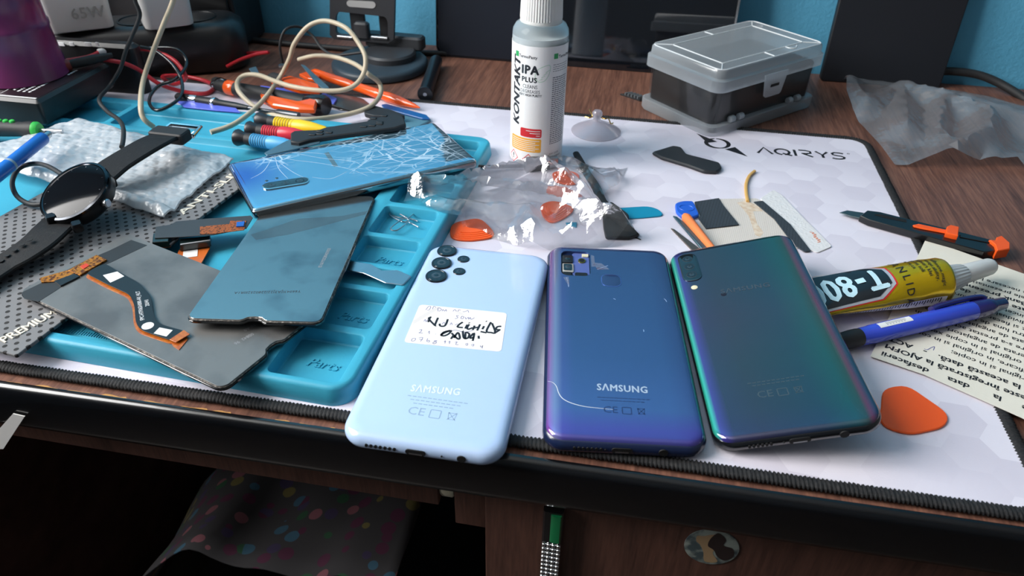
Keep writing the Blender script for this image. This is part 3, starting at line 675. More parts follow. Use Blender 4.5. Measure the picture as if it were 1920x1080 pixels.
# --- iridescent black phone, leaning on the glue tube
p3rot = (0, -.255, rad(8.2)); W3, L3, T3 = 74.7, 158.5, 7.9
p3loc = (80.2, 321.0, 9.75); M3 = frame(p3loc, p3rot)
ph3 = thing('smartphone', 'iridescent black smartphone tilted up with its side on the yellow tube', 'phone', p3loc, p3rot)
BLF = mat('black_gloss_frame', (18, 20, 24), .18, coat=.6)
obj('frame', slab(W3, L3, 10, [(2.2, 0), (.8, .4), (0, 1.8), (0, 4.2), (.6, 5.4), (1.4, 6.0), (2, 6.1)], 10), BLF, ph3, ang=60)
obj('screen_glass', slab(W3-3, L3-3, 9, [(.6, -.25), (0, .3)], 8), mat('screen_glass_black', (12, 13, 16), .05, coat=1), ph3)
B3, rr_, sp_ = edge_ramp('green_violet_pearl_back', (38, 58, 70), [(0, (40, 190, 150)), (1, (14, 60, 62)), (.03, (70, 220, 190)), (.055, (80, 70, 170)), (.13, (52, 56, 84)), (.3, (50, 54, 66)), (.66, (30, 66, 78)), (.84, (16, 92, 84)), (.9, (40, 80, 54)), (.93, (120, 56, 80)), (.965, (40, 70, 100))], W3, L3, metal=.3, rough=.1)
ybands(B3, rr_, sp_, L3, [(0, (40, 34, 88)), (1, (26, 44, 56)), (.1, (34, 48, 70)), (.3, (38, 58, 66)), (.55, (56, 50, 70)), (.8, (38, 52, 66))], .45)
obj('back_cover', slab(W3-1.6, L3-2, 9, [(0, 5.6), (.15, 6.4), (.8, 7.2), (2, 7.6), (4, 7.85), (6, T3)], 10), B3, ph3, ang=60)
cc = [LP(M3, x, y, T3) for x, y in ((1287, 481), (1295, 520))]; cm = (cc[0]+cc[1])/2
isl = obj('camera_island', [(mv(slab(11.2, 28, 4.6, [(0, 0), (0, .5), (.5, .75)]), cm.x+.5, cm.y-1, T3-.1, rz=rad(0)), mat('smoky_chrome_rim', (90, 100, 104), .2, metal=.9)), (mv(slab(9.8, 26.6, 4, [(0, 0), (0, .72), (.2, .78)]), cm.x+.5, cm.y-1, T3-.1), mat('island_glass', (18, 30, 36), .06, coat=1))], None, ph3)
for k in (-1, 0, 1):
    o_ = lens(isl, cm.x+.5, cm.y-1+k*8.2, 3.1, T3+.6, .25, rim=mat('lens_rim_steel', (70, 78, 84), .2, metal=.6))
fl = LP(M3, 1302, 539, T3); obj('flash_light', mv(lathe([(1.9, 0), (1.9, .2), (1.4, .4)], 20), fl.x, fl.y, T3-.05), mat('flash_led_lens', (226, 214, 180), .3), ph3)
brand(ph3, M3, T3, (1351, 547), (1443, 533), 4.2, mat('dim_grey_print', (72, 82, 92), .3, metal=.3), .02)
q = LP(M3, 1357, 552, T3); obj('dark_blemish', mv(lathe([(1.7, 0), (1.5, .05)], 18), q.x, q.y, T3-.02), mat('blemish', (30, 22, 34), .3), ph3)
approvals(ph3, M3, T3, (1464, 735), mat('dim_print', (58, 72, 80), .4), .9, lines=2)
ports(ph3, W3, L3, 3.2, -L3/2, [-22+i*1.9 for i in range(6)], 0, -7, 19)

# --- silver cracked phone
p4loc, p4rot = (-195.1, 451.4, 12.2), (0, 0, rad(39.4)); W4, L4, T4 = 162.3, 77.2, 7.9; M4 = frame(p4loc, p4rot)
ph4 = thing('smartphone', 'mirror-silver smartphone with shattered back and square corners', 'phone', p4loc, p4rot)
obj('frame', slab(W4, L4, 3.2, [(1.6, 0), (.5, .6), (0, 2), (0, 5.2), (.3, 6), (.9, 6.4)], 6), mat('chrome_phone_frame', (150, 156, 160), .14, metal=1), ph4, ang=60)
CRK = mat('shattered_mirror_glass', (150, 190, 215), .06, metal=.9, coat=1.0); nt, b = nodes(CRK); N = nt.nodes.new; L = nt.links.new
tc = N('ShaderNodeTexCoord'); 
def crackmask(scale, th, loc=(0, 0, 0), sv=(1, 1, 0), dist=True):
    mp = N('ShaderNodeMapping'); mp.inputs['Scale'].default_value = sv; mp.inputs['Location'].default_value = loc; mp.inputs['Rotation'].default_value = (0, 0, rad(-28)); L(tc.outputs['Object'], mp.inputs[0])
    v = N('ShaderNodeTexVoronoi'); v.feature = 'DISTANCE_TO_EDGE'; v.inputs['Scale'].default_value = scale; v.inputs['Randomness'].default_value = 1; L(mp.outputs[0], v.inputs['Vector'])
    t = N('ShaderNodeMath'); t.operation = 'LESS_THAN'; t.inputs[1].default_value = th; L(v.outputs['Distance'], t.inputs[0]); return t, v, mp
def near(px, py, r0, r1, sx=1, sy=1):
    q = LP(M4, px, py, T4)*S; m = N('ShaderNodeMapping'); m.inputs['Location'].default_value = (-q.x*sx, -q.y*sy, 0); m.inputs['Scale'].default_value = (sx, sy, 0); L(tc.outputs['Object'], m.inputs[0])
    l = vm('LENGTH', m.outputs[0]); r = N('ShaderNodeMapRange'); r.inputs['From Min'].default_value = r1*S; r.inputs['From Max'].default_value = r0*S; L(l.outputs['Value'], r.inputs[0]); return r
def mul(a, b_, op='MULTIPLY'):
    n = N('ShaderNodeMath'); n.operation = op; n.use_clamp = True; L(a, n.inputs[0]); L(b_, n.inputs[1]); return n
c1, v1, _ = crackmask(150, .03, (3, 1, 0), (.35, 1, 0)); c2, v2, _ = crackmask(90, .022, (1, 2, 0), (.5, 1, 0))
n1 = near(780, 280, 12, 42, .6, 1); n2 = near(520, 295, 3, 24); n3 = near(700, 255, 5, 30, .5, 1.2)
nn = mul(n1.outputs[0], n2.outputs[0], 'MAXIMUM'); nn = mul(nn.outputs[0], n3.outputs[0], 'MAXIMUM')
cr = mul(c1.outputs[0], nn.outputs[0]); cr2 = mul(c2.outputs[0], nn.outputs[0]); ca = mul(cr.outputs[0], cr2.outputs[0], 'MAXIMUM')
# base colour patches under the glass
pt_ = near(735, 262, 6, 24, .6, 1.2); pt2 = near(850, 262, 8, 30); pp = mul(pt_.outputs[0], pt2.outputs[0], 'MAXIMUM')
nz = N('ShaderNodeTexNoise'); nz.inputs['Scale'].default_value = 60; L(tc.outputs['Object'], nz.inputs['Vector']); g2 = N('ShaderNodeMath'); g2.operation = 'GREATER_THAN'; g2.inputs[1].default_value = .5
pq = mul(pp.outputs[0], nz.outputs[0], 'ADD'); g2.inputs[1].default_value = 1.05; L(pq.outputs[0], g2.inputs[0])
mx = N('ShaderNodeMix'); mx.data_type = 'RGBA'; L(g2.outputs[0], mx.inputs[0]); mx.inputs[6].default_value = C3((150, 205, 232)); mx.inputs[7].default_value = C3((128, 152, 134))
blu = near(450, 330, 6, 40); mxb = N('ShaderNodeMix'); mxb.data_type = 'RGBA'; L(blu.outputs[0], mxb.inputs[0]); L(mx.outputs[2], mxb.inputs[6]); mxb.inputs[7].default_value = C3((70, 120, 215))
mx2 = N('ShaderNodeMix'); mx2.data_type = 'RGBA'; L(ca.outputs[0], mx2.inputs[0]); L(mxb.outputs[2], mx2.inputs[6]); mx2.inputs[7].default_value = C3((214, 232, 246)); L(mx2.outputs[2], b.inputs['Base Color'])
mt = N('ShaderNodeMath'); mt.operation = 'MULTIPLY_ADD'; mt.inputs[1].default_value = -.6; mt.inputs[2].default_value = .88; L(ca.outputs[0], mt.inputs[0]); L(mt.outputs[0], b.inputs['Metallic'])
vc = N('ShaderNodeTexVoronoi'); vc.inputs['Scale'].default_value = 90; mpv = N('ShaderNodeMapping'); mpv.inputs['Scale'].default_value = (.5, 1, 0); mpv.inputs['Rotation'].default_value = (0, 0, rad(-28)); mpv.inputs['Location'].default_value = (1, 2, 0); L(tc.outputs['Object'], mpv.inputs[0]); L(mpv.outputs[0], vc.inputs['Vector'])
hsum = mul(vc.outputs['Distance'], nn.outputs[0]); h2 = mul(hsum.outputs[0], v1.outputs['Distance'], 'ADD')
bp = N('ShaderNodeBump'); bp.inputs['Strength'].default_value = .35; bp.inputs['Distance'].default_value = .0008; L(hsum.outputs[0], bp.inputs['Height']); L(bp.outputs[0], b.inputs['Normal'])
obj('back_glass', slab(W4-1.2, L4-1.6, 3, [(0, 6.2), (.5, 7.1), (1.6, 7.65), (3, 7.85), (5, T4)], 6), CRK, ph4, ang=60, label='mirror glass back full of bright cracks')
ca_, cb_ = LP(M4, 492, 352, T4), LP(M4, 580, 338, T4); cmid = (ca_+cb_)/2; an4 = math.atan2((cb_-ca_).y, (cb_-ca_).x); ln4 = (cb_-ca_).length
isl4 = obj('camera_island', [(mv(slab(ln4, 9.6, 4.7, [(0, 0), (0, .8), (.5, 1)]), cmid.x, cmid.y, T4-.1, rz=an4), mat('island_chrome', (200, 206, 210), .12, metal=1)), (mv(slab(ln4-1.4, 8.2, 4, [(0, 0), (0, 1), (.3, 1.05)]), cmid.x, cmid.y, T4-.1, rz=an4), mat('island_glass', (18, 30, 36), .06, coat=1))], None, ph4)
for k in (-1, 0, 1):
    lens(isl4, cmid.x+cos(an4)*k*ln4*.3, cmid.y+sin(an4)*k*ln4*.3, 3.1, T4+.85, .2)
for q_ in ((500, 339), (519, 334)):
    q = LP(M4, *q_, T4); obj('sensor_window', mv(lathe([(1.2, 0), (1.1, .1)], 16), q.x, q.y, T4), mat('lens_core', (8, 10, 16), .03, coat=1), ph4)
# long hairlines
hl_ = []
for s_ in (((510, 285), (540, 298), (600, 306), (655, 317), (690, 330)), ((520, 280), (600, 296), (660, 302), (680, 312)), ((505, 290), (545, 320), (570, 333)), ((515, 290), (560, 285), (620, 290)), ((655, 325), (720, 322), (800, 325), (860, 315)), ((655, 325), (690, 300), (700, 285)), ((512, 288), (480, 300), (440, 305)), ((512, 292), (495, 320), (470, 335)), ((515, 290), (522, 315), (540, 335)), ((650, 322), (620, 335), (585, 332)), ((700, 250), (745, 278), (800, 295), (860, 310)), ((640, 250), (700, 270), (740, 285)), ((680, 260), (760, 300)), ((780, 240), (830, 270), (880, 300)), ((760, 250), (840, 290)), ((800, 262), (870, 302)), ((720, 262), (780, 292))):
    P_ = [LP(M4, *q, T4) for q in s_]; hl_.append(ribbon(cat(P_, 5), .38, z=T4+.02, taper=True))
obj('crack_lines', join(*hl_), mat('bright_crack_edge', (210, 226, 240), .25, metal=.3), ph4, kind='stuff', label='long bright crack lines')
obj('adhesive_cable_print', [(flat([tuple(LP(M4, *q, T4)[:2]) for q in ((608, 287), (616, 285), (634, 311), (626, 313))], T4+.015), mat('dull_grey_print', (80, 110, 124), .4))], None, ph4)

# ================================================================ removed display panels
def notched(w, l, r, nw, nd, side=1):
    """rect outline, notch in the middle of the -Y side"""
    o = rrect(w, l, r, 6)
    # arcs order: +x+y, -x+y, -x-y, +x-y ; notch sits between 3rd and 4th
    k = 7*3; n = [(-nw, -l/2), (-nw*.72, -l/2+nd*.25), (-nw*.45, -l/2+nd*.85), (0, -l/2+nd), (nw*.45, -l/2+nd*.85), (nw*.72, -l/2+nd*.25), (nw, -l/2)]
    return o[:k]+n+o[k:]
PANELG = mat('satin_panel_metal', (122, 121, 119), .4, metal=.35, bump=(.06, .1), var=((98, 98, 98), .03, .42, .62))
PANELT = mat('polished_panel_metal', (176, 176, 174), .16, metal=.95, bump=(.05, .04), var=((130, 134, 138), .035, .5, .75))
EDGE = mat('dirty_glass_edge', (70, 66, 62), .4, bump=(1.2, .8), var=((170, 160, 150), .5, .5, .7))
def panel(name, label, loc, rot, w, l, m):
    t = thing(name, label, 'display panel', loc, rot)
    o = notched(w, l, 5.5, 7, 3.2)
    obj('front_glass', prism(o, 0, 1.3, .2), mat('display_glass_black', (14, 15, 18), .08, coat=.8), t)
    obj('frame_lip', prism(offs(o, .5), 1.2, 2.0, .25), EDGE, t, label='crumbly broken edge of old glue')
    obj('backing_sheet', prism(offs(o, 1.0), 1.9, 2.5, .12), m, t)
    return t
PT = 2.5
s1loc = (-236.3, 276.6, 13.9)
s1rotz = (rad(.45), 0, rad(-18.1+90))
sc1 = panel('display_panel', 'grey metal-backed phone display with a black ribbon cable across it', s1loc, s1rotz, 71.0, 154.6, PANELG); MS1 = frame(s1loc, s1rotz)
s2loc, s2rot = (-190.0, 336.4, 15.6), (rad(-4.0), 0, rad(8.9))
sc2 = panel('display_panel', 'mirror-like metal-backed phone display stacked over the ribboned one', s2loc, s2rot, 70.5, 153, PANELT); MS2 = frame(s2loc, s2rot)
def pr(M, pts, z): return [tuple(LP(M, x, y, z)[:2]) for x, y in pts]
# print on the top panel (reads upside down from here)
a, b_ = LP(MS2, 573, 546, PT), LP(MS2, 430, 549, PT); an = math.atan2((b_-a).y, (b_-a).x)
obj('serial_print', mv(text('Y66043I[A3]22I2280252I0R1A', 3.3, .0, sx=.86), (a.x+b_.x)/2, (a.y+b_.y)/2, PT+.03, rz=an), mat('dark_grey_print', (50, 54, 58), .5), sc2)
a, b_ = LP(MS2, 625, 452, PT), LP(MS2, 592, 517, PT); an = math.atan2((b_-a).y, (b_-a).x)
obj('pale_print', [(mv(text('0S106Y92028040590S0', 3.0, sx=.8), (a.x+b_.x)/2, (a.y+b_.y)/2, PT+.03, rz=an+pi), GREYINK)], None, sc2)
MIR = obj('dust_smears', flat(pr(MS2, ((560, 410), (640, 405), (690, 395), (685, 402), (600, 425), (540, 440), (480, 450), (470, 440)), PT), PT+.02), film('dust_film', (190, 195, 198), haze=.05, gloss=.02, bump=None), sc2, solid=False)
# display 1: black end strip, ribbon cable, connectors
BT = mat('black_tape', (40, 42, 44), .5)
o1 = obj('black_end_tape', prism(pr(MS1, ((40, 549), (110, 515), (160, 489), (205, 470), (246, 450), (276, 460), (206, 493), (150, 515), (105, 545), (72, 566), (45, 560)), PT), PT-.05, PT+.12, .03), BT, sc1, label='matt black band at the far end')
cable = ((196, 493), (222, 509), (262, 531), (283, 555), (288, 590), (298, 607), (352, 622), (330, 641), (290, 628), (262, 618), (254, 603), (252, 572), (243, 552), (205, 535), (160, 512))
ribc = obj('ribbon_cable', [(prism(roundp(pr(MS1, [(x-3, y+7) for x, y in cable], PT), 4), PT+.1, PT+.3, .04), BRONZEFILM), (prism(roundp(pr(MS1, cable, PT+1.5), 4), PT+1.3, PT+1.55, .05), mat('black_flex', (26, 28, 30), .35))], None, sc1, label='black S-shaped ribbon cable with amber underside')
WS = PT+1.6
obj('white_code_label', prism(pr(MS1, ((193, 516), (220, 509), (233, 518), (207, 530)), WS), WS-.1, WS+.05, .02), LABELW, ribc)
obj('code_label', [(prism(pr(MS1, ((299, 614), (324, 619), (312, 631), (288, 625)), WS), WS-.1, WS+.05, .02), LABELW)], None, ribc)
q = LP(MS1, 277, 611, WS); obj('white_dot', mv(lathe([(3, 0), (3, .06)], 24), q.x, q.y, WS), LABELW, ribc)
a, b_ = LP(MS1, 268, 604, WS), LP(MS1, 258, 543, WS); an = math.atan2((b_-a).y, (b_-a).x)
obj('cable_print', [(mv(text('FPC-HTF065H080-A0_HLT', 2.9, .01, sx=.85), (a.x+b_.x)/2, (a.y+b_.y)/2, WS+.02, rz=an), WHITEINK), (mv(text('20/41', 2.9, .01), (a.x+b_.x)/2+3.4, (a.y+b_.y)/2-1.2, WS+.02, rz=an), WHITEINK)], None, ribc)
obj('gold_contact_strip', prism(pr(MS1, ((345, 619), (356, 627), (330, 642), (318, 637)), WS), WS-.2, WS+.2, .05), BRONZEFILM, ribc)
obj('amber_tail', prism(pr(MS1, ((318, 637), (350, 630), (352, 638), (336, 657), (325, 650)), PT), PT+.05, PT+.4, .05), BRONZEFILM, sc1)
GOLD = mat('gold_component_board', (190, 120, 28), .35, metal=.4, var=((90, 40, 12), .7, .45, .6))
obj('connector_board', [(prism(pr(MS1, ((128, 507), (181, 478), (200, 487), (150, 516)), PT+1), PT+.2, PT+1.2, .1), GOLD), (prism(pr(MS1, ((75, 522), (128, 507), (142, 515), (150, 519), (112, 535), (102, 528), (78, 530)), PT+.5), PT+.1, PT+.9, .1), GOLD), (prism(pr(MS1, ((102, 528), (140, 514), (150, 519), (114, 537)), PT+.5), PT+.1, PT+1.0, .1), mat('black_flex', (26, 28, 30), .35)),
    (prism(pr(MS1, ((150, 500), (162, 494), (168, 498), (157, 505)), PT+1.2), PT+1.1, PT+1.5, .05), mat('orange_red_chip', (200, 60, 30), .4))], None, sc1, label='gold connector boards on the black band')
a, b_ = LP(MS1, 460, 617, PT), LP(MS1, 428, 640, PT)
obj('panel_print', [(mv(text('10-A0', 3, sx=.9), a.x+2, a.y-1, PT+.03, rz=pi-.2), GREYINK), (mv(text('00842  96', 3, sx=.9), a.x-6, a.y-5, PT+.03, rz=pi-.2), GREYINK)], None, sc1)
# ================================================================ bottle
bt = thing('spray_bottle', 'clear white-labelled cleaning alcohol bottle with ribbed white cap', 'bottle', (-72.5, 526, 0.1), (rad(-1), 0, rad(-2)))
BR = 20.4
CLEARB = mat('clear_bottle_plastic', (225, 235, 240), .05, trans=1, ior=1.2)
obj('bottle_body', lathe([(16, 0), (BR-1.2, .3), (BR, 2), (BR, 98), (BR-.4, 101), (BR-2.5, 104.5), (BR-6, 106.8), (13.5, 108)], 64, True), CLEARB, bt)
obj('liquid', lathe([(15, .6), (BR-2, 1.2), (BR-1.1, 3), (BR-1.1, 97), ], 48), mat('clear_liquid_milky', (236, 237, 236), .3), bt)
LZ0, LZ1 = 2.0, 93.0
obj('label', lathe([(BR+.15, LZ0), (BR+.25, LZ0), (BR+.25, LZ1), (BR+.15, LZ1)], 72, False), mat('gloss_white_label', (238, 236, 236), .3, coat=.2), bt)
def wrap(vf, a0, z0, r=BR+.3, flip=False):
    """flat x -> arc, y -> height, centred on bearing a0 (deg from facing viewer, + to the right)"""
    out = []
    for v in vf[0]:
        a = rad(-90+a0)+v.x/r; out.append(Vector((r*cos(a), r*sin(a), z0+v.y)))
    return out, vf[1]
fa = -6
def lab(vf, m, a0, z0, lift=0, mx=1.5): return (wrap(subdiv(vf, mx), a0+fa, z0, BR+.3+lift), m)
DKB = mat('label_black_blue_ink', (28, 30, 38), .5); GRN = mat('label_green_ink', (40, 160, 90), .5); PGRN = mat('label_pale_green_ink', (168, 206, 176), .5)
ORG = mat('label_amber_ink', (240, 172, 60), .5); RDL = mat('label_red_ink', (206, 40, 48), .5); RDM = mat('hazard_red_ink', (214, 60, 70), .5)
def rot90(vf): return ([Vector((-v.y, v.x, v.z)) for v in vf[0]], vf[1])
def rect(x0, x1, y0, y1, r=.6): return flat([(x+(x0+x1)/2, y+(y0+y1)/2) for x, y in rrect(x1-x0, y1-y0, r, 3)])
pr_ = [lab(rect(-14.5, -11, 84.2, 88, .3), GRN, 0, 0), lab(mv(text('TermoPasty', 3.0, .02, 'LEFT'), -10.6, 85.4), DKB, 0, 0),
       lab(rot90(mv(text('KONTAKT', 9.4, .045, 'LEFT', shear=.25, sx=1.12), 0, 0)), DKB, -34, 33),
       lab(mv(text('IPA', 8.8, .045, 'LEFT', 1.1), -8, 76), DKB, 0, 0), lab(mv(text('PLUS', 5.2, .04, 'LEFT', 1.1), -7.6, 69), DKB, 0, 0),
       lab(mv(text('CLEANS', 3.8, .0, 'CENTER', sx=.85), -.8, 64), DKB, 0, 0), lab(mv(text('DEGREASES', 3.5, .0, 'CENTER', sx=.85), -.8, 60.4), DKB, 0, 0), lab(mv(text('VERY HIGH PURITY', 2.5, .02, 'CENTER', sx=.85), -.8, 57.6), DKB, 0, 0),
       lab(rect(-7.5, 9.5, 25, 32, 1.2), RDL, 0, 0), *[lab(ribbon([(8.4-w0_, z0_), (8.4, z0_)], .5), LABELW, 0, 0, .08, 2.5) for w0_, z0_ in ((11, 30.2), (8, 28.4), (3, 26.6))],
       lab(rect(-17.5, 9.5, 13, 24, 1.2), ORG, 0, 0)]
for i in range(6): pr_.append(lab(mv(text('Lorem et usus alkohol izopropylowy czysty', 1.45, 0, 'LEFT')[0:2] if False else ribbon([(0, 0), (24-3*(i % 2), 0)], .5), -16, 22.3-i*1.55), LABELW, 0, 0, .08, 2.5))
def diamond(cx, cz, h): 
    P_ = [(cx, cz-h), (cx+h, cz), (cx, cz+h), (cx-h, cz)]; return ribbon(P_, .8, True)
pr_ += [lab(diamond(-14.5, 6.4, 4.9), RDM, 0, 0), lab(diamond(0, 6.2, 4.9), RDM, 0, 0), lab(mv(text('!', 6, .04), -14.5, 6.6), DKB, 0, 0),
        lab(mv(flat([(-1.6, -1.6), (1.6, -1.6), (1.9, .2), (1.2, -.2), (1, 1.6), (.3, .6), (-.2, 2.3), (-.7, .6), (-1.3, 1.2), (-1.2, -.1), (-1.9, .1)]), 0, 5.8), DKB, 0, 0)]
leaf = [(6, 68), (10, 69), (13.2, 74), (13.5, 80), (8, 79), (4, 76), (3, 71), (6, 68)]
pr_ += [lab(ribbon(cat([(a, b_, 0) for a, b_ in leaf], 4), .35), PGRN, 0, 0, -.02)]+[lab(ribbon([(6+k, 69.5+k*1.2), (6+k*1.1+2.5, 70.5+k*1.4)], .3), PGRN, 0, 0, -.02) for k in (0, 1.5, 3, 4.5)]
GT = mat('label_small_print', (104, 104, 112), .6)
pr_ += [lab(rect(16.5, 20, 84.2, 88, .3), GRN, 0, 0), lab(mv(text('TermoPasty', 3.0, .02, 'LEFT'), 20.6, 85.4), DKB, 0, 0)]
for i in range(40):
    z_ = 80-i*1.55
    if i in (4, 5): continue
    random.seed(i); x_ = 16.2
    while x_ < 30:
        w_ = random.uniform(.8, 2.6); pr_.append(lab(ribbon([(x_, z_), (x_+w_, z_)], .7 if i > 3 else .4), GT, 0, 0, 0, 3)); x_ += w_+.45
pr_ += [lab(mv(text('EXP. DATE', 2, 0, 'LEFT'), 16.5, 11), GT, 0, 0), lab(mv(text('Made in Poland', 2, 0, 'LEFT'), 16.5, 8.4), GT, 0, 0)]
obj('label_print', pr_, None, bt, solid=False, ang=180)
ribs = []
def caploop(r, z, amp=0): return [((r+amp*(1 if k % 2 else -1)*.5)*cos(2*pi*k/96), (r+amp*(1 if k % 2 else -1)*.5)*sin(2*pi*k/96), z) for k in range(96)]
obj('cap', loft([caploop(14.6, 105), caploop(15.2, 105.6), caploop(15.0, 108, .0), caploop(15.0, 108.4, .55), caploop(14.3, 128, .55), caploop(14.2, 128.5), caploop(13.9, 131), caploop(13.0, 134), caploop(9, 136)]), WHITEPL, bt, ang=25)

# ================================================================ suction cup
sc_ = thing('suction_cup', 'small translucent suction cup lying on the mat behind the bottle', 'suction cup', (-29.5, 586, 0.1))
SCM = film('clear_soft_pvc', (226, 218, 228), haze=.42, gloss=.1, rough=.15, fac=.4, bump=None)
obj('cup', lathe([(21, 0), (21.3, .6), (17, 3.4), (11, 6.2), (5.5, 8.8), (3.4, 10), (3.2, 11)], 40), SCM, sc_)
obj('knob', lathe([(3.2, 10.5), (3.0, 12.5), (4.2, 14.5), (4.3, 17), (3.2, 18.5)], 24), SCM, sc_)
obj('hook_wire', tube(cat([(-10, -1, 12.5), (-6, -3, 13), (-4, 0, 13.5), (-6.5, 2, 17), (-7, 2, 18)], 5), .55, 6), mat('brassy_wire', (214, 170, 96), .25, metal=1), sc_)
obj('hook_wire', tube(cat([(4, 0, 12.5), (7, -2, 12.7), (9.5, 0, 12.5), (12, -2, 9), (14, -1, 9.5)], 5), .55, 6), mat('brassy_wire', (214, 170, 96), .25, metal=1), sc_)

# ================================================================ clear organiser box
ob_ = thing('organizer_box', 'translucent plastic box filled with black foam standing behind the mat', 'box', (84.5, 673.4, -3), (0, 0, rad(45.2)))
PP = film('milky_polypropylene', (226, 234, 240), haze=.42, gloss=.07, rough=.16, fac=.35, bump=None)
BW, BL = 139, 87.5
obj('lower_lid', slab(BW+2, BL+2, 9, [(4, 0), (1.5, .6), (0, 3), (0, 11), (1, 11.5), (1.5, 11.5)], 8), PP, ob_, label='milky base tray edge')
obj('box_wall', loft([[(x, y, z) for x, y in rrect(BW-2*i, BL-2*i, 9-i*.7, 8)] for i, z in ((3.5, 9), (2.5, 44))], False, False), film('clear_box_wall', (200, 208, 214), haze=.02, gloss=.04, rough=.08, fac=.2, bump=None), ob_, solid=False)
obj('foam_filling', slab(BW-9, BL-9, 7, [(.5, 5), (0, 6), (-.6, 42), (0, 43)], 8), mat('black_foam_bag', (22, 20, 20), .4, bump=(.05, 1.0)), ob_, label='dark folded contents')
obj('lid', slab(BW+2.5, BL+2.5, 10, [(.4, 41), (0, 41.2), (0, 50.5), (1.4, 51.2), (2.2, 52), (2.6, 58), (3.6, 59.2), (6, 59.2)], 8), PP, ob_)
RB = mat('milky_moulded_rib', (232, 236, 238), .3, trans=.2)
rb_ = [rrect(BW-6, BL-6, 7, 6), rrect(BW-34, BL-30, 1, 1)]
lidribs = join(tube([(x, y, 59.2) for x, y in rb_[0]], .6, 6, True), tube([(x, y, 59.3) for x, y in rb_[1]], .6, 6, True),
     *[tube([(sx*(BW/2-17), sy*(BL/2-15), 59.3), (sx*(BW/2-5), sy*(BL/2-5), 59.2)], .6, 6) for sx in (1, -1) for sy in (1, -1)],
     tube([(0, BL/2-15, 59.3), (0, BL/2-4, 59.2)], .6, 6), tube([(0, -BL/2+15, 59.3), (0, -BL/2+4, 59.2)], .6, 6),
     tube(cat([(28, -BL/2+15, 59.3), (28, -BL/2+10, 59.4), (33, -BL/2+8, 59.4), (40, -BL/2+12, 59.3)], 4), .6, 6))
obj('lid_ribs', lidribs, RB, ob_)
tb = [(-15, 47), (15, 47), (11, 28), (9, 26.5), (-9, 26.5), (-11, 28)]
for yy in (-BL/2-1.3,):
    obj('latch_tab', loft([[(x, yy, z) for x, z in tb], [(x, yy-1.4, z) for x, z in tb]]), PP, ob_); obj('latch_slot', box(-5.5, 5.5, yy-1.8, yy-1.3, 35, 37.4, .3), DARKHOLE, ob_)
for x_ in (-44, -33, 33, 44):
    obj('hinge_lug', mv(lathe([(2.6, 0), (2.9, .8), (2.9, 5), (2.4, 5.8)], 16), x_-3, -BL/2+1.2, 14, ry=pi/2), mat('grey_hinge_plastic', (150, 158, 164), .35), ob_)
# small finned card at its back corner
fin = thing('plastic_comb', 'little black ribbed plastic piece poking out beside the clear box', 'plastic part', tuple(G(1180, 182, -3)))
obj('plate', prism([(-9, 3), (6, 8), (16, -7), (10, -9)], 0, 1.6, .2), BLKPL, fin)
obj('ribs', join(*[mv(box(-.6, .6, -4, 4, 1.4, 4, .1), k*3-1, 2-k*1.7, 0, rz=rad(-60)) for k in range(5)]), mat('grey_plastic', (110, 116, 120), .4), fin, kind='stuff')

# ================================================================ panels against the wall
def lean(name, label, cat_, xl, yl, xr, yr, th, h, deg, m, rim, r=8):
    an = math.atan2(yr-yl, xr-xl); w = math.hypot(xr-xl, yr-yl)
    t = thing(name, label, cat_, ((xl+xr)/2, (yl+yr)/2, -3+.1), (rad(90-deg), 0, an))
    # local x across, y up, z toward viewer; the foot of the front face is the origin
    sh = lambda v: mv(v, 0, h/2, 0)
    obj('housing', sh(slab(w, h, r, [(1.5, -th), (0, -th+1.5), (0, -.8), (.8, 0)], 8)), rim, t)
    obj('front_face', sh(slab(w-2.4, h-2.4, r-1, [(0, -.2), (.1, .18)], 8)), m, t)
    return t
GLS = mat('dark_screen_glass', (16, 19, 25), .05, coat=.6, spec=.6)
mon = lean('monitor', 'wide black glass screen leaning in front of the blue wall', 'screen', -216, 752, 88, 750, 7, 205, 8, GLS, mat('graphite_screen_housing', (40, 44, 50), .35, metal=.3), 12)
obj('matt_side_panel', mv(slab(118, 200, 10, [(0, 0), (0, .35)], 6), -152+61.5, 102.5, .1), mat('matt_dark_blue_panel', (20, 26, 38), .4), mon)
obj('silver_edge', box(151.4, 153.6, 4, 200, -6, .5, .3), mat('silver_edge', (180, 182, 186), .25, metal=.9), mon)
spk = lean('loudspeaker', 'tall flat black loudspeaker standing against the blue wall', 'speaker', 183, 765, 298, 768, 9, 150, 5, mat('speaker_front_black', (22, 26, 34), .55, bump=(.5, .1)), mat('speaker_shell', (24, 25, 29), .5), 4)

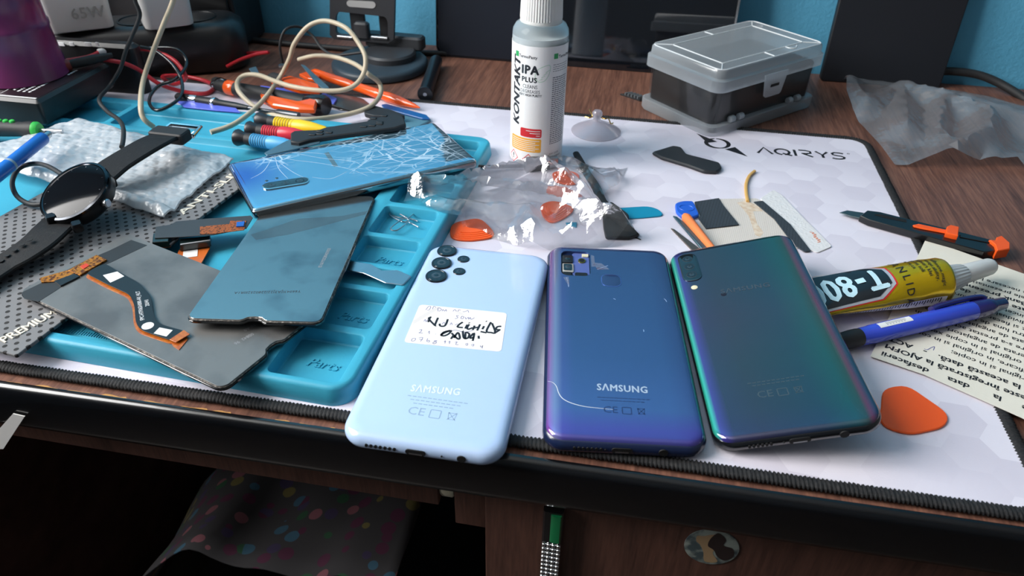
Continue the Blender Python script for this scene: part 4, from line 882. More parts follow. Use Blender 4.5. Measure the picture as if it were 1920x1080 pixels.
# ================================================================ crumpled bags
def sheet(pxs, z0, height, step=4.0, seed=1, fold=.05, z_fn=None, edge_fade=8, base=None, ridges=None):
    """film sheet: outline given by points on the mat plane, surface thrown into sharp folds"""
    pts = [G(x, y, z0) for x, y in pxs] if base is None else [Vector(p) for p in base]
    pts = [Vector((p.x, p.y)) for p in pts]; dense = []
    for i in range(len(pts)):
        a, b_ = pts[i], pts[(i+1) % len(pts)]; n = max(1, int((b_-a).length/step)); dense += [a.lerp(b_, k/n) for k in range(n)]
    x0, x1 = min(p.x for p in dense), max(p.x for p in dense); y0, y1 = min(p.y for p in dense), max(p.y for p in dense)
    random.seed(seed); grid = []
    def inside(p):
        c = False
        for i in range(len(dense)):
            a, b_ = dense[i-1], dense[i]
            if (a.y > p.y) != (b_.y > p.y) and p.x < (b_.x-a.x)*(p.y-a.y)/(b_.y-a.y)+a.x: c = not c
        return c
    y = y0
    while y < y1:
        x = x0
        while x < x1:
            p = Vector((x+random.uniform(-.3, .3)*step, y+random.uniform(-.3, .3)*step))
            if inside(p) and min((p-q).length for q in dense) > step*.6: grid.append(p)
            x += step
        y += step
    nb = len(dense); al = dense+grid
    vs, es, fs, *_ = geometry.delaunay_2d_cdt(al, [(i, (i+1) % nb) for i in range(nb)], [], 1, 1e-5)
    V_ = []
    for v in vs:
        d = min((v-q).length for q in dense); k = min(1, d/edge_fade)
        q = Vector((v.x*fold, v.y*fold, seed*3.1)); r1 = 1-abs(noise.noise(q))*2; r2 = 1-abs(noise.noise(q*2.3+Vector((5, 1, 0))))*2
        h = height(v.x, v.y) if callable(height) else height
        if ridges is not None:
            hz = 0
            for R_, hh, ww in ridges:
                for a, b_ in zip(R_, R_[1:]):
                    ab = b_-a; t = max(0, min(1, (v-a).dot(ab)/ab.dot(ab))); dd = (v-(a+ab*t)).length; hz = max(hz, hh*(1-dd/ww))
            V_.append(Vector((v.x, v.y, z_fn(v.x, v.y, z0+(1.5+1.8*max(r1, 0)+.5*max(r2, 0))*k+hz, k)))); continue
        z = z0+(h*(.25+.75*k))*(.45*max(r1, 0)**2+.25*max(r2, 0)+.3)+(noise.noise(q*4)*1.0)
        if z_fn: z = z_fn(v.x, v.y, z, k)
        V_.append(Vector((v.x, v.y, z)))
    return V_, [tuple(f) for f in fs]
out = ((1582, 136), (1640, 142), (1700, 150), (1770, 158), (1850, 170), (1935, 192), (1990, 240), (1960, 330), (1905, 300), (1850, 298), (1800, 300), (1756, 302), (1682, 298), (1655, 262), (1620, 225), (1598, 205), (1585, 175))
def bagh(x, y): return 14+20*max(0, 1-((x-300)/80)**2)
def RP(*p): return [Vector(G(x, y, 12)[:2]) for x, y in p]
RR = [(RP((1590, 140), (1622, 186), (1692, 160), (1702, 230)), 13, 22), (RP((1692, 160), (1770, 180), (1855, 212), (1850, 250), (1795, 275), (1756, 300)), 17, 20), (RP((1770, 180), (1760, 240), (1790, 280)), 14, 14), (RP((1760, 165), (1900, 205), (1960, 230)), 12, 24), (RP((1860, 215), (1870, 290), (1930, 280)), 8, 20)]
R2_ = [(RP((775, 352), (800, 358), (880, 362), (960, 366), (1060, 384), (1120, 408), (1190, 432)), 17, 13), (RP((860, 350), (960, 330), (1022, 320), (1092, 368)), 16, 11), (RP((800, 380), (900, 390), (990, 395), (1000, 445)), 9, 12), (RP((1022, 320), (1060, 300), (1110, 325)), 9, 10), (RP((1165, 312), (1140, 345), (1122, 372)), 8, 6), (RP((1060, 384), (1075, 430)), 10, 9)]
bgv = sheet(out, 4, bagh, 5.0, 5, .025, ridges=RR, z_fn=lambda x, y, z, k: max(z-5, -2.4))
tag(obj('plastic_bag', bgv, BAGFILM, w=True, solid=False, ang=40), 'large crumpled clear plastic bag on the wood by the speaker', 'plastic bag')
# bag over the orange picks
out2 = ((758, 392), (775, 350), (812, 344), (880, 350), (940, 336), (1018, 300), (1050, 292), (1090, 300), (1130, 312), (1178, 302), (1160, 340), (1122, 372), (1150, 400), (1180, 428), (1206, 434), (1150, 450), (1100, 452), (1040, 455), (1000, 458), (985, 452), (930, 436), (870, 420), (830, 412), (800, 402), (785, 388))
def mid(x, y): return 13+9*max(0, 1-((x+80)/55)**2)
bg2 = sheet(out2, 6, mid, 3.0, 11, .05, ridges=R2_, z_fn=lambda x, y, z, k: max(z-7*(1-k)*(x > -105), 11.8 if x < -104 and y < 528 else .5))
tag(obj('plastic_bag', bg2, CLEARFILM, w=True, solid=False, ang=24), 'glossy clear plastic pouch crumpled over orange picks below the bottle', 'plastic bag')

# ================================================================ flat picks and small tools
def flatT(name, label, cat_, pxs, z0, z1, m, r=2.0, group=None, bev=.4):
    P_ = roundp([tuple(G(x, y, z1)[:2]) for x, y in pxs], r); return tag(obj(name, prism(P_, z0, z1, bev), m, w=True), label, cat_, group)
flatT('opening_pick', 'large orange guitar-shaped opening pick lying alone on the mat', 'pick', ((1655, 728), (1700, 720), (1781, 776), (1773, 800), (1705, 815), (1650, 797)), .1, 1.5, ORANGE, 6)
# ribbed orange pick (stepped rings)
def ringpick(name, label, pxs, z0):
    P_ = roundp([tuple(G(x, y, z0+1)[:2]) for x, y in pxs], 7); 
    if area2(P_) < 0: P_ = P_[::-1]
    t = thing(name, label, 'pick', (sum(p[0] for p in P_)/len(P_), sum(p[1] for p in P_)/len(P_), z0))
    obj('blade', prism(P_, z0, z0+1.4, .3), ORANGE, t, w=True)
    mw = min((Vector(p)-Vector((sum(q[0] for q in P_)/len(P_), sum(q[1] for q in P_)/len(P_)))).length for p in P_)
    obj('raised_rings', join(*[prism(offs(P_, mw*f), z0+1.3+i*.35, z0+1.75+i*.35, .12) for i, f in enumerate((.15, .3, .45, .6))]), ORANGE, t, w=True)
ringpick('opening_pick', 'ribbed orange opening pick peeking out under the clear pouch beside the tray', ((848, 418), (900, 408), (925, 432), (928, 445), (880, 452), (846, 448), (843, 435)), .2)
ringpick('opening_pick', 'ribbed orange opening pick in the middle of the clear pouch', ((1012, 384), (1035, 376), (1060, 382), (1080, 392), (1058, 410), (1035, 419), (1018, 408)), .2)
flatT('opening_pick', 'orange opening pick seen through the pouch right under the bottle', 'pick', ((1034, 322), (1065, 318), (1088, 326), (1084, 342), (1070, 346), (1040, 340)), .2, 1.6, ORANGE, 5)
flatT('opening_pick', 'teal blue opening pick under the bent black pry bar', 'pick', ((1150, 390), (1215, 386), (1236, 392), (1246, 404), (1190, 409), (1150, 409)), .1, 1.1, mat('teal_pick_plastic', (20, 140, 176), .35), 5)
flatT('plastic_shard', 'tiny blue plastic shard showing through the clear pouch', 'shard', ((1060, 417), (1082, 416), (1081, 426), (1072, 423), (1066, 425)), .1, .8, mat('teal_pick_plastic', (20, 140, 176), .35), .8)
# black pry bar
pb = [(1080, 286, 4), (1086, 297, 4), (1100, 322, 4.2), (1118, 350, 4.5), (1130, 378, 5), (1148, 392, 5.5), (1160, 402, 5.5)]
PB = cat([Vector((*G(x, y, 4)[:2], 3.2)) for x, y, _ in pb], 5)
pbt = thing('pry_tool', 'black nylon pry bar with a bent broad end beside the bottle', 'pry tool', tuple(PB[10]))
obj('handle', tube(PB, [2.6+1.6*(i/len(PB)) for i in range(len(PB))], 12, sq=.75), BLKRUB, pbt, w=True)
obj('broad_end', prism(roundp([tuple(G(x, y, 4)[:2]) for x, y in ((1122, 385), (1148, 380), (1178, 402), (1180, 411), (1165, 413), (1138, 404))], 2), .4, 5.2, 1), BLKRUB, pbt, w=True)
obj('flat_tip', prism(roundp([tuple(G(x, y, 3)[:2]) for x, y in ((1130, 400), (1170, 409), (1200, 438), (1180, 444), (1136, 443), (1132, 425))], 1.5), .3, 2.8, .6), BLKRUB, pbt, w=True)
flatT('hair_strand', 'thin dark bristle on the mat beside the flat tip of the pry bar', 'bristle', ((1174, 439), (1180, 439), (1202, 448), (1201, 449.4)), .1, .5, BLKPL, .1, bev=.1)
# black scraper near the logo
flatT('plastic_scraper', 'dark grey rounded plastic scraper lying below the ring emblem of the mat', 'scraper', ((1222, 284), (1262, 272), (1278, 275), (1288, 288), (1320, 296), (1350, 304), (1354, 314), (1345, 321), (1320, 320), (1290, 309), (1240, 294)), .2, 3.2, BLKMAT, 2.2, bev=1.0)
# rubber string
rs = [G(x, y, 1.2) for x, y in ((1402, 378), (1399, 362), (1399, 345), (1405, 330), (1415, 321))]
tag(obj('rubber_strip', tube(cat([(p.x, p.y, 1.4) for p in rs], 6), 1.25, 8, sq=.8), mat('tan_rubber', (214, 168, 96), .55), w=True), 'short tan rubber strip on the mat above the gauze', 'strip')

# ================================================================ gauze, grids, swab packet, blue pick
GZ = mat('white_mesh_gauze', (222, 214, 206), .85); nt, b = nodes(GZ)
def gridbump(m, pitch, strength, rz=0, inkc=None, wline=.22):
    nt, b = nodes(m); N = nt.nodes.new; L = nt.links.new; tc = N('ShaderNodeTexCoord'); mp = N('ShaderNodeMapping'); mp.inputs['Rotation'].default_value = (0, 0, rz); mp.inputs['Scale'].default_value = (1/(pitch*S),)*3; L(tc.outputs['Object'], mp.inputs[0])
    fr = vm_(nt, 'FRACTION', mp.outputs[0]); sp = N('ShaderNodeSeparateXYZ'); L(fr.outputs[0], sp.inputs[0])
    a = N('ShaderNodeMath'); a.operation = 'MINIMUM'; L(sp.outputs[0], a.inputs[0]); L(sp.outputs[1], a.inputs[1]); c = N('ShaderNodeMath'); c.operation = 'LESS_THAN'; c.inputs[1].default_value = wline; L(a.outputs[0], c.inputs[0])
    bp = N('ShaderNodeBump'); bp.inputs['Strength'].default_value = strength; bp.inputs['Distance'].default_value = .0003; L(c.outputs[0], bp.inputs['Height']); L(bp.outputs[0], b.inputs['Normal'])
    if inkc:
        mx = N('ShaderNodeMix'); mx.data_type = 'RGBA'; L(c.outputs[0], mx.inputs[0]); mx.inputs[6].default_value = b.inputs['Base Color'].default_value[:]; mx.inputs[7].default_value = C3(inkc); L(mx.outputs[2], b.inputs['Base Color'])
def vm_(nt, op, a):
    n = nt.nodes.new('ShaderNodeVectorMath'); n.operation = op; nt.links.new(a, n.inputs[0]); return n
gridbump(GZ, 1.25, .8, rad(10), (200, 192, 184))
def stain(m, col, c, r):
    pass
gz = thing('adhesive_mesh_sheet', 'white mesh sheet with a brown rust stain behind the tilted phone', 'mesh sheet', tuple(G(1400, 420, .3)))
obj('mesh', prism(roundp([tuple(G(x, y, .5)[:2]) for x, y in ((1302, 378), (1352, 373), (1420, 372), (1470, 400), (1500, 440), (1500, 466), (1330, 472), (1318, 440))], 3), .1, .6, .1), GZ, gz, w=True)
obj('rust_stain', [(flat([tuple(G(x, y, .7)[:2]) for x, y in ((1382, 380), (1400, 376), (1424, 388), (1430, 396), (1412, 396), (1420, 420), (1432, 436), (1425, 444), (1416, 440), (1404, 405), (1392, 390))], .66), mat('rusty_brown_stain', (204, 176, 148), .9, var=((222, 208, 190), .25, .35, .65)))], None, gz, w=True, solid=False)
GR = mat('slate_grid_fabric', (54, 62, 70), .7); gridbump(GR, 2.0, .6, rad(10), (40, 47, 54))
flatT('abrasive_patch', 'slate grey gridded fabric square on the white mesh sheet', 'fabric patch', ((1302, 378), (1348, 371), (1356, 384), (1386, 421), (1324, 428), (1309, 408), (1314, 404)), .7, 1.6, GR, .8, bev=.15)
flatT('black_strip', 'narrow slate strip with one angled end lying across mesh and packet', 'strip', ((1413, 378), (1430, 376), (1482, 420), (1521, 470), (1508, 471), (1488, 458), (1452, 410)), .9, 1.6, GR, .6, bev=.15)
sw = thing('swab_packet', 'long white paper swab packet with small orange print behind the tilted phone', 'packet', tuple(G(1500, 420, .3)))
obj('paper_sleeve', prism(roundp([tuple(G(x, y, .7)[:2]) for x, y in ((1425, 372), (1450, 356), (1466, 366), (1508, 410), (1560, 462), (1532, 474), (1505, 462), (1470, 420))], 2), .1, .85, .15), mat('satin_packet_paper', (228, 226, 226), .4, bump=(.5, .7)), sw, w=True)
a, b_ = G(1522, 434, 1), G(1538, 455, 1)
obj('orange_print', [(mv(ribbon(cat([(k*1.1-6.6, (1.1 if k % 2 else -1.1)*(1.5 if k % 3 == 0 else .8), 0) for k in range(13)], 3), .55), (a.x+b_.x)/2, (a.y+b_.y)/2, .95, rz=math.atan2(b_.y-a.y, b_.x-a.x)), mat('orange_ink', (228, 130, 90), .6))], None, sw, w=True)
bp_ = thing('opening_pick', 'royal blue rounded pick with ring at the top corner of the slate square', 'pick', tuple(G(1285, 392, 1)))
obj('blade', prism(roundp([tuple(G(x, y, 3)[:2]) for x, y in ((1266, 380), (1280, 376), (1300, 376), (1312, 402), (1298, 407), (1280, 406), (1268, 396))], 2.5), .2, 3, .7), mat('royal_blue_plastic', (36, 96, 206), .35), bp_, w=True)
q = G(1287, 390, 3); obj('thumb_ring', mv(tube([(5*cos(t), 4*sin(t), 0) for t in [k*pi/10 for k in range(20)]], .4, 6, True), q.x, q.y, 3), mat('royal_blue_plastic', (36, 96, 206), .35), bp_, w=True)
a, b_ = G(1283, 408, 2), G(1345, 480, 2)
tag(obj('cleaning_brush', xf(lathe([(2.2, 0), (3.4, 3), (3.0, 18), (2.2, 50)], 16), axis((a.x, a.y, 3.5), (b_.x, b_.y, 2.6))), mat('translucent_orange', (240, 132, 74), .3), w=True), 'tapering orange plastic handle running under the tilted phone', 'handle')
TW = mat('blued_steel', (96, 124, 134), .3, metal=.8)
tw = thing('tweezers', 'pointed steel tweezers reaching out from behind the tilted phone', 'tweezers', tuple(G(1290, 430, 1)))
obj('arm', prism([tuple(G(x, y, 2)[:2]) for x, y in ((1262, 405), (1270, 407), (1345, 470), (1338, 480), (1318, 470))], 1, 2.4, .3), TW, tw, w=True)
obj('arm', prism([tuple(G(x, y, 1)[:2]) for x, y in ((1258, 428), (1265, 430), (1320, 472), (1300, 472))], .2, 1.2, .3), mat('worn_steel', (128, 118, 110), .35, metal=.8), tw, w=True)

# ================================================================ cutter
ct = thing('utility_knife', 'black snap-off knife with orange slider and end cap bridging mat and wood', 'knife', tuple(G(1740, 430, 1)))
ca, cb = G(1640, 405, 3), G(1868, 462, 3)
MC = axis((ca.x, ca.y, 3.6), (cb.x, cb.y, 3.4)); CLn = (cb-ca).length     # local x: sideways, y: down/up
def cutpoly(pts, z0, z1, m, nm, **k): return obj(nm, prism([tuple(G(x, y, z1)[:2]) for x, y in pts], z0, z1, .5), m, ct, w=True, **k)
cutpoly(((1574, 398), (1588, 394), (1622, 399), (1634, 408), (1630, 412), (1596, 405)), 2.2, 2.9, mat('worn_blade_steel', (120, 134, 136), .3, metal=.9), 'blade')
cutpoly(((1613, 404), (1626, 394), (1650, 397), (1862, 450), (1874, 458), (1870, 470), (1845, 472), (1630, 412)), .4, 5.4, mat('knife_gloss_black', (16, 17, 19), .25, coat=.3), 'body')
cutpoly(((1640, 402), (1650, 401), (1700, 412), (1700, 416), (1660, 408)), 5.3, 5.7, DARKHOLE, 'channel')
cutpoly(((1712, 421), (1722, 419), (1778, 431), (1780, 437), (1726, 427), (1714, 424)), 5.2, 6.6, ORANGE, 'slider', label='orange toothed slider')
cutpoly(((1776, 424), (1782, 421), (1799, 425), (1797, 441), (1790, 440), (1774, 436)), 5.0, 9.0, ORANGE, 'thumb_button')
cutpoly(((1855, 449), (1868, 450), (1869, 444), (1878, 441), (1894, 455), (1894, 466), (1870, 470), (1866, 458)), .6, 7.5, ORANGE, 'end_cap', label='orange end cap')
cutpoly(((1800, 440), (1862, 452), (1862, 456), (1800, 444)), 5.2, 6.0, mat('knife_gloss_black', (16, 17, 19), .25, coat=.3), 'spine_rail')

# ================================================================ glue tube
TA = Vector((*G(1510, 548, 13)[:2], 9.0)); TBp = Vector((*G(1758, 530, 14)[:2], 15.0)); tl = (TBp-TA).length
ax0 = (TBp-TA).normalized(); sd = ax0.cross(Vector((0, 0, 1))).normalized(); upv = sd.cross(ax0)   # sd points toward the viewer
gt_ = thing('glue_tube', 'yellow metal tube of glue with black panel propping up the tilted phone', 'glue tube', tuple(TA))
YG = mat('yellow_metallic_foil', (222, 186, 20), .22, metal=.7, bump=(.045, 1.0)); YG.node_tree.nodes['Principled BSDF'].inputs['Coat Weight'].default_value = .4
def tprof(s):
    """s 0..1 -> (half width, half height)"""
    k = min(1, max(0, s*1.15)); return 17.5-3.6*k, 2.5+11.2*k**.8
def tpt(u, arc_, lift=0):
    """u mm along from tail, arc_ mm round from the top towards the viewer"""
    s = u/tl; a, h = tprof(s); f = arc_/((a+h)/2*1.0); c = TA.lerp(TBp, s); zc = Vector((0, 0, 0))
    crk = .35*noise.noise(Vector((u*.09, f*1.6, 2)))+.15*noise.noise(Vector((u*.3, f*3, 7)))
    return c+sd*((a+lift+crk)*sin(f))+upv*((h+lift+crk)*cos(f))
def tring(u, sc1=1, lift=0):
    s = u/tl; a, h = tprof(s)
    return [tpt(u, 2*pi*k/48*(a+h)/2, lift) if sc1 == 1 else TA.lerp(TBp, u/tl)+sd*(a*sc1*sin(2*pi*k/48))+upv*(h*sc1*cos(2*pi*k/48)) for k in range(48)]
rings = [tring(u) for u in [tl*k/40 for k in range(41)]]+[[TBp+ax0*d+sd*(r*sin(2*pi*k/48))+upv*(r*cos(2*pi*k/48)) for k in range(48)] for d, r in ((1.5, 13.2), (2.6, 11.5), (3.4, 9.5))]
obj('tube_body', loft(rings), YG, gt_, w=True, ang=60)
# white underside band
def tstrip(u0, u1, a0, a1, lift, n1=20, n2=10):
    V_ = []; F_ = []
    for i in range(n1+1):
        for j in range(n2+1): V_.append(tpt(u0+(u1-u0)*i/n1, a0+(a1-a0)*j/n2, lift))
    for i in range(n1):
        for j in range(n2): k = i*(n2+1)+j; F_.append((k, k+1, k+n2+2, k+n2+1))
    return V_, F_
obj('white_band', [(tstrip(4, tl-3, 21.5, 30, .12), LABELW)]+[(tstrip(12+i*1.6, 12.7+i*1.6, 22, 24.5+1.5*(i % 3 == 0), .2, 1, 3), INK) for i in range(40)], None, gt_, w=True, solid=False)
def tmap(vf, uc, ac, mode='rev', lift=.2):
    o = []
    for v in subdiv(vf, 1.6)[0] if False else vf[0]:
        if mode == 'rev': o.append(tpt(uc-v.x, ac+v.y*1.0, lift))      # reads from the far side
        else: o.append(tpt(uc+v.y, ac+v.x, lift))                      # runs down the tube
    return o, vf[1]
OC = [(-1, .62), (-.82, .62), (-.62, 1), (.62, 1), (.82, .62), (.82, -.62), (.62, -1), (-.62, -1), (-.82, -.62), (-1, -.62)]
oc8 = [(-32, -9), (-32, 9), (24, 10.5), (33, 5), (33, -5), (24, -10.5)]
def scal(P_, dx, dy): return [(x*(1+dx/32), y*(1+dy/10.5)) for x, y in P_]
uend = (G(1677, 520, 26)-TA).dot((TBp-TA).normalized()); uc = uend-33; ac = 1.5
for P_, m, lf in ((scal(oc8, 3, 3), mat('tube_red_ink', (200, 40, 40), .35), .18), (scal(oc8, 2.0, 2.1), mat('tube_silver_ink', (190, 196, 204), .3, metal=.4), .3), (oc8, mat('tube_black_panel', (22, 28, 34), .25, coat=.4), .55)):
    P_ = [(-x, y) for x, y in P_]
    obj('panel_border' if lf < .4 else 'black_panel', tmap(subdiv(flat(P_), 1.8), uc, ac, 'rev', lf), m, gt_, w=True, solid=False, ang=180)
TI = mat('pale_blue_tube_print', (184, 218, 230), .35)
obj('tube_lettering', [(tmap(subdiv(mv(text('T', 17, .03, 'LEFT', 1.06), 0, 0), 2), uc+31, ac, 'rev', .95), TI), (tmap(subdiv(mv(text('8000', 17, .03, 'LEFT', 1.06), 17.5, 0), 2), uc+31, ac, 'rev', .95), TI), (tmap(subdiv(flat([(11, -1.5), (16, -1.5), (16, 1.3), (11, 1.3)]), 2), uc+31, ac, 'rev', .95), TI)], None, gt_, w=True, solid=False, ang=180, label='large pale T-8000 letters')
sm_ = [(tmap(subdiv(mv(text('ZHANLIDA', 6.6, .0, 'CENTER', 1.45), 0, 0), 2), uend+9, 1, 'down', .3), INK), (tmap(subdiv(mv(text('R', 2, 0), 0, 0), 2), uend+10, 22, 'down', .3), INK)]
for i, t_ in enumerate(('adhesive.magic', 'uniqe.ability,', 'pros ughears klei', 'pros ugojms soli', 'pow na.ca')):
    sm_.append((tmap(subdiv(mv(text(t_, 3.1, .01, 'RIGHT', 1.05), 0, 0), 2), uend+29-i*3.2, 15-i*3.4, 'down', .3), INK))
obj('small_print', sm_, None, gt_, w=True, solid=False, ang=180)
nz0 = TBp+ax0*2; nd = (Vector((*G(1858, 501, 12)[:2], 13.0))-nz0).normalized(); nl = (Vector((*G(1858, 501, 12)[:2], 13.0))-nz0).length
def ncap(prof, n=40, amp=0): 
    M_ = axis(nz0, nz0+nd); return xf(loft([[((r+(amp if k % 2 else 0))*cos(2*pi*k/n), (r+(amp if k % 2 else 0))*sin(2*pi*k/n), z) for k in range(n)] for r, z in prof]), M_)
obj('nozzle_collar', ncap([(8.2, .6), (8.2, 1.2), (6.6, 16), (6.2, 17)], 48, .35), mat('frosted_white_plastic', (205, 206, 206), .4), gt_, w=True, ang=25)
obj('nozzle_cap', ncap([(6.1, 16), (6.0, 17), (5.2, nl-3), (4.6, nl-1), (3.2, nl)], 32), WHITEPL, gt_, w=True)

# ================================================================ printed paper
pp_ = thing('printed_paper', 'cream printed leaflet lying across the mat corner under the blue pen', 'paper', tuple(G(1800, 620, .4)))
PZ = 1.55
paper = mat('cream_paper', (226, 220, 206), .8, bump=(.8, .15))
obj('sheet', prism([tuple(G(x, y, PZ)[:2]) for x, y in ((1736, 448), (1925, 515), (2200, 640), (2200, 900), (1960, 806), (1915, 783), (1830, 745), (1732, 702), (1632, 668))], PZ-.2, PZ, .05), paper, pp_, w=True)
e0 = G(1632, 668, PZ); e1 = G(1830, 745, PZ); ed = (e1-e0).normalized(); en = Vector((ed.y, -ed.x, 0))   # en toward viewer
ths = math.atan2(-ed.y, -ed.x)
lines = [(5.0, 'Șomaj      se      acordă      de     la      data     desfacerii', 1), (11.2, 'nemunca. dacă cererea este înregistrată la AJOFM', 1), (17.2, 'de zile calendaristice de la această dată.   -   ACT', 1),
  (23.8, 'date, in original si in copie;', 0), (29.2, 'si de calificare, in original si in copi', 0), (34.4, 'munca, in original si in copie xerox in', 0), (39.6, 'ta eliberata de angajatori, din ca', 0), (44.8, 'in care s-a prestat activitatea, in', 0), (50.0, 'trata de angajator din care', 0), (55.2, 'entru luna de bugetul din ulti', 0), (60.4, 'nut si fiecare luna contribu', 0), (65.6, 'individuala si virat la contrib', 0), (70.8, 'nul datei incetarii raporturi de baza', 0), (76.4, 'de somaj se poate retine : de pentru', 1), (81.8, 'Raiffeisen : Alpha Bank prezentati muni', 1), (87.0, 'documentele prezentati in la minim', 0), (92.0, 'acte necesare la email cont !', 0)]
ln = []
base = e0+ed*2
for i, (d, t_, bold) in enumerate(lines):
    t = text(t_, 5.6 if bold else 5.0, .028 if bold else .012, 'RIGHT', 1.0, sx=1.12 if bold else 1.02)
    off = -2.0 if i < 3 else (-12+4*(i % 2) if i < 12 else -6)
    if i == 3: off = -32
    d = d*1.28; c = base-en*d-ed*off*1.0
    ln.append((mv(t, c.x, c.y, PZ+.06, rz=ths), INK))
obj('printed_text', ln, None, pp_, w=True, solid=False)
a, b_ = G(1785, 520, PZ), G(1925, 590, PZ)
obj('ruled_line', ribbon([a, b_], .25, z=PZ+.05), GREYINK, pp_, w=True, solid=False)
chk = [G(x, y, PZ) for x, y in ((1733, 654), (1738, 656), (1746, 652), (1752, 650), (1750, 657))]
obj('pen_tick', ribbon(cat(chk, 4), .4, z=PZ+.06), mat('blue_ballpoint_ink', (95, 95, 150), .5), pp_, w=True, solid=False)

# ================================================================ blue pen on the paper
pa = Vector((*G(1588, 638, 6)[:2], 6.2)); pb2 = Vector((*G(1884, 568, 8)[:2], 8.0)); PLn = (pb2-pa).length
pn = thing('ballpoint_pen', 'translucent blue ballpoint pen with dark grip lying on the printed paper', 'pen', tuple(pa)); MP = axis(pa, pb2)
PBL = mat('blue_pen_barrel', (52, 74, 196), .16, coat=.5, sss=.1); PNV = mat('navy_pen_cap', (34, 30, 96), .14, coat=.6)
u_ = PLn/300.0
obj('barrel', xf(lathe([(4.6, 20*u_), (5.0, 24*u_), (5.1, 40*u_), (5.3, 41*u_), (5.35, 232*u_), (5.2, 236*u_)], 28), MP), PBL, pn, w=True)
obj('grip', xf(lathe([(3.2, -14), (4.4, -8), (5.1, 2), (5.1, 18*u_), (4.7, 26*u_)], 24), MP), BLKRUB, pn, w=True)
obj('end_cap', xf(lathe([(5.3, 235*u_), (5.5, 238*u_), (5.2, 262*u_), (4.6, 274*u_), (4.0, 276*u_), (3.7, 296*u_), (2.6, 300*u_)], 24), MP), PNV, pn, w=True)
# clip on the far upper side
cl = [Vector((-2.2, -6.0, 262*u_)), Vector((-2.6, -7.6, 250*u_)), Vector((-3, -7.8, 190*u_)), Vector((-3, -7.0, 165*u_)), Vector((-2.9, -5.9, 158*u_))]
MPi = MP; upl = MP.inverted().to_3x3() @ Vector((0, 0, 1)); sdl = Vector((0, 0, 1)).cross(upl).normalized(); 
bk = sdl if (MP.to_3x3() @ sdl).y > 0 else -sdl
dirc = (bk*.75+upl*.65).normalized()
cl = [dirc*r+Vector((0, 0, z*u_)) for r, z in ((5.0, 264), (6.6, 255), (7.2, 225), (6.8, 180), (5.8, 162))]
obj('clip', xf(tube(cat(cl, 5), 2.5, 10, sq=.7), MP), PNV, pn, w=True)
def cyl_patch(M_, r, z0, z1, a0, a1, fwd, n=6):
    V_ = []; F_ = []; sdv = Vector((0, 0, 1)).cross(fwd).normalized()
    for z in (z0, z1):
        for j in range(n+1):
            a = rad(a0+(a1-a0)*j/n); V_.append(M_ @ (fwd*(r*cos(a))+sdv*(r*sin(a))+Vector((0, 0, z))))
    for j in range(n): F_.append((j, j+1, n+2+j, n+1+j))
    return V_, F_
obj('barcode_label', [(cyl_patch(MP, 5.4, 52*u_, 112*u_, -20, 22, (bk*.05+upl).normalized()), LABELW)]+[(cyl_patch(MP, 5.46, (66+k*2.6)*u_, (67.2+k*2.6)*u_, -12, 14-8*(k % 2), (bk*.05+upl).normalized()), GREYINK) for k in range(14)], None, pn, w=True, solid=False)

# ================================================================ SIM pins and blade in the tray
def simpin(pxs_loop, pxs_tip, z, label):
    a = [Vector((*G(x, y, z)[:2], z)) for x, y in pxs_loop]; b2 = [Vector((*G(x, y, z)[:2], z)) for x, y in pxs_tip]
    c = sum(a, Vector())/len(a); d = (b2[-1]-c).normalized(); s_ = Vector((-d.y, d.x, 0)); lw = (a[0]-a[1]).length/2; 
    L1_ = 9.0
    pth = [c+d*L1_+s_*.6, c+d*(L1_-2)+s_*2.6, c-d*(L1_-4)+s_*2.8, c-d*(L1_-1.5), c-d*(L1_-4)-s_*2.8, c+d*(L1_-2)-s_*2.6, c+d*L1_-s_*.6]
    t = tube(cat(pth, 5, True), .5, 6, True); t2 = tube([c+d*L1_, c+d*(L1_+11)], .5, 6)
    return tag(obj('sim_ejector_pin', join(t, t2), STEEL, w=True), label, 'pin', 'steel ejector pins in one tray pocket')
simpin(((735, 396), (742, 404)), ((800, 420),), 4.4, 'bent steel ejector pin reaching furthest toward the clear pouch')
simpin(((752, 408), (742, 404)), ((805, 436),), 5.6, 'steel ejector pin crossing over in the middle of its pocket')
c_ = G(755, 412, 6.8); simpin(((745, 420), (752, 424)), ((780, 398),), 6.8, 'steel ejector pin lying on top with its tip pointing up to the pouch')
fl_ = flatT('steel_spatula', 'flat steel opening blade with curved waist lying across a tray pocket', 'blade', ((657, 489), (696, 495), (716, 507), (745, 506), (771, 517), (755, 534), (722, 530), (700, 520), (682, 512), (650, 506)), 11.2, 12.1, STEEL, 1.0, bev=.2)
# ================================================================ perforated anti-slip pad
PDZ = 11.95                      # rests on the tray rim
pr0, pr1 = G(30, 667, 13), G(413, 380, 13); pdv = (pr1-pr0).normalized(); pn_ = Vector((-pdv.y, pdv.x, 0))   # pn_ toward the far side
PW = (G(60, 372, 13)-pr0).dot(pn_)
pdt = thing('perforated_pad', 'grey perforated foam pad with raised cream lettering over the tray edge', 'pad', tuple(pr0)[:2]+(PDZ-.9,))
c0, c1, c2, c3 = pr0, pr0+pdv*215, pr0+pdv*215+pn_*PW, pr0+pn_*PW-pdv*40
c3 = Vector((-470, 229, 0)); c2 = pr0+pdv*215+pn_*PW; c3b = c2-pdv*420
GP = mat('grey_perforated_foam', (118, 118, 120), .8); nt, b = nodes(GP); N = nt.nodes.new; L = nt.links.new
tc = N('ShaderNodeTexCoord'); mp = N('ShaderNodeMapping'); an_p = math.atan2(pdv.y, pdv.x); mp.inputs['Rotation'].default_value = (0, 0, -an_p)
mp.vector_type = 'POINT'; L(tc.outputs['Object'], mp.inputs[0])
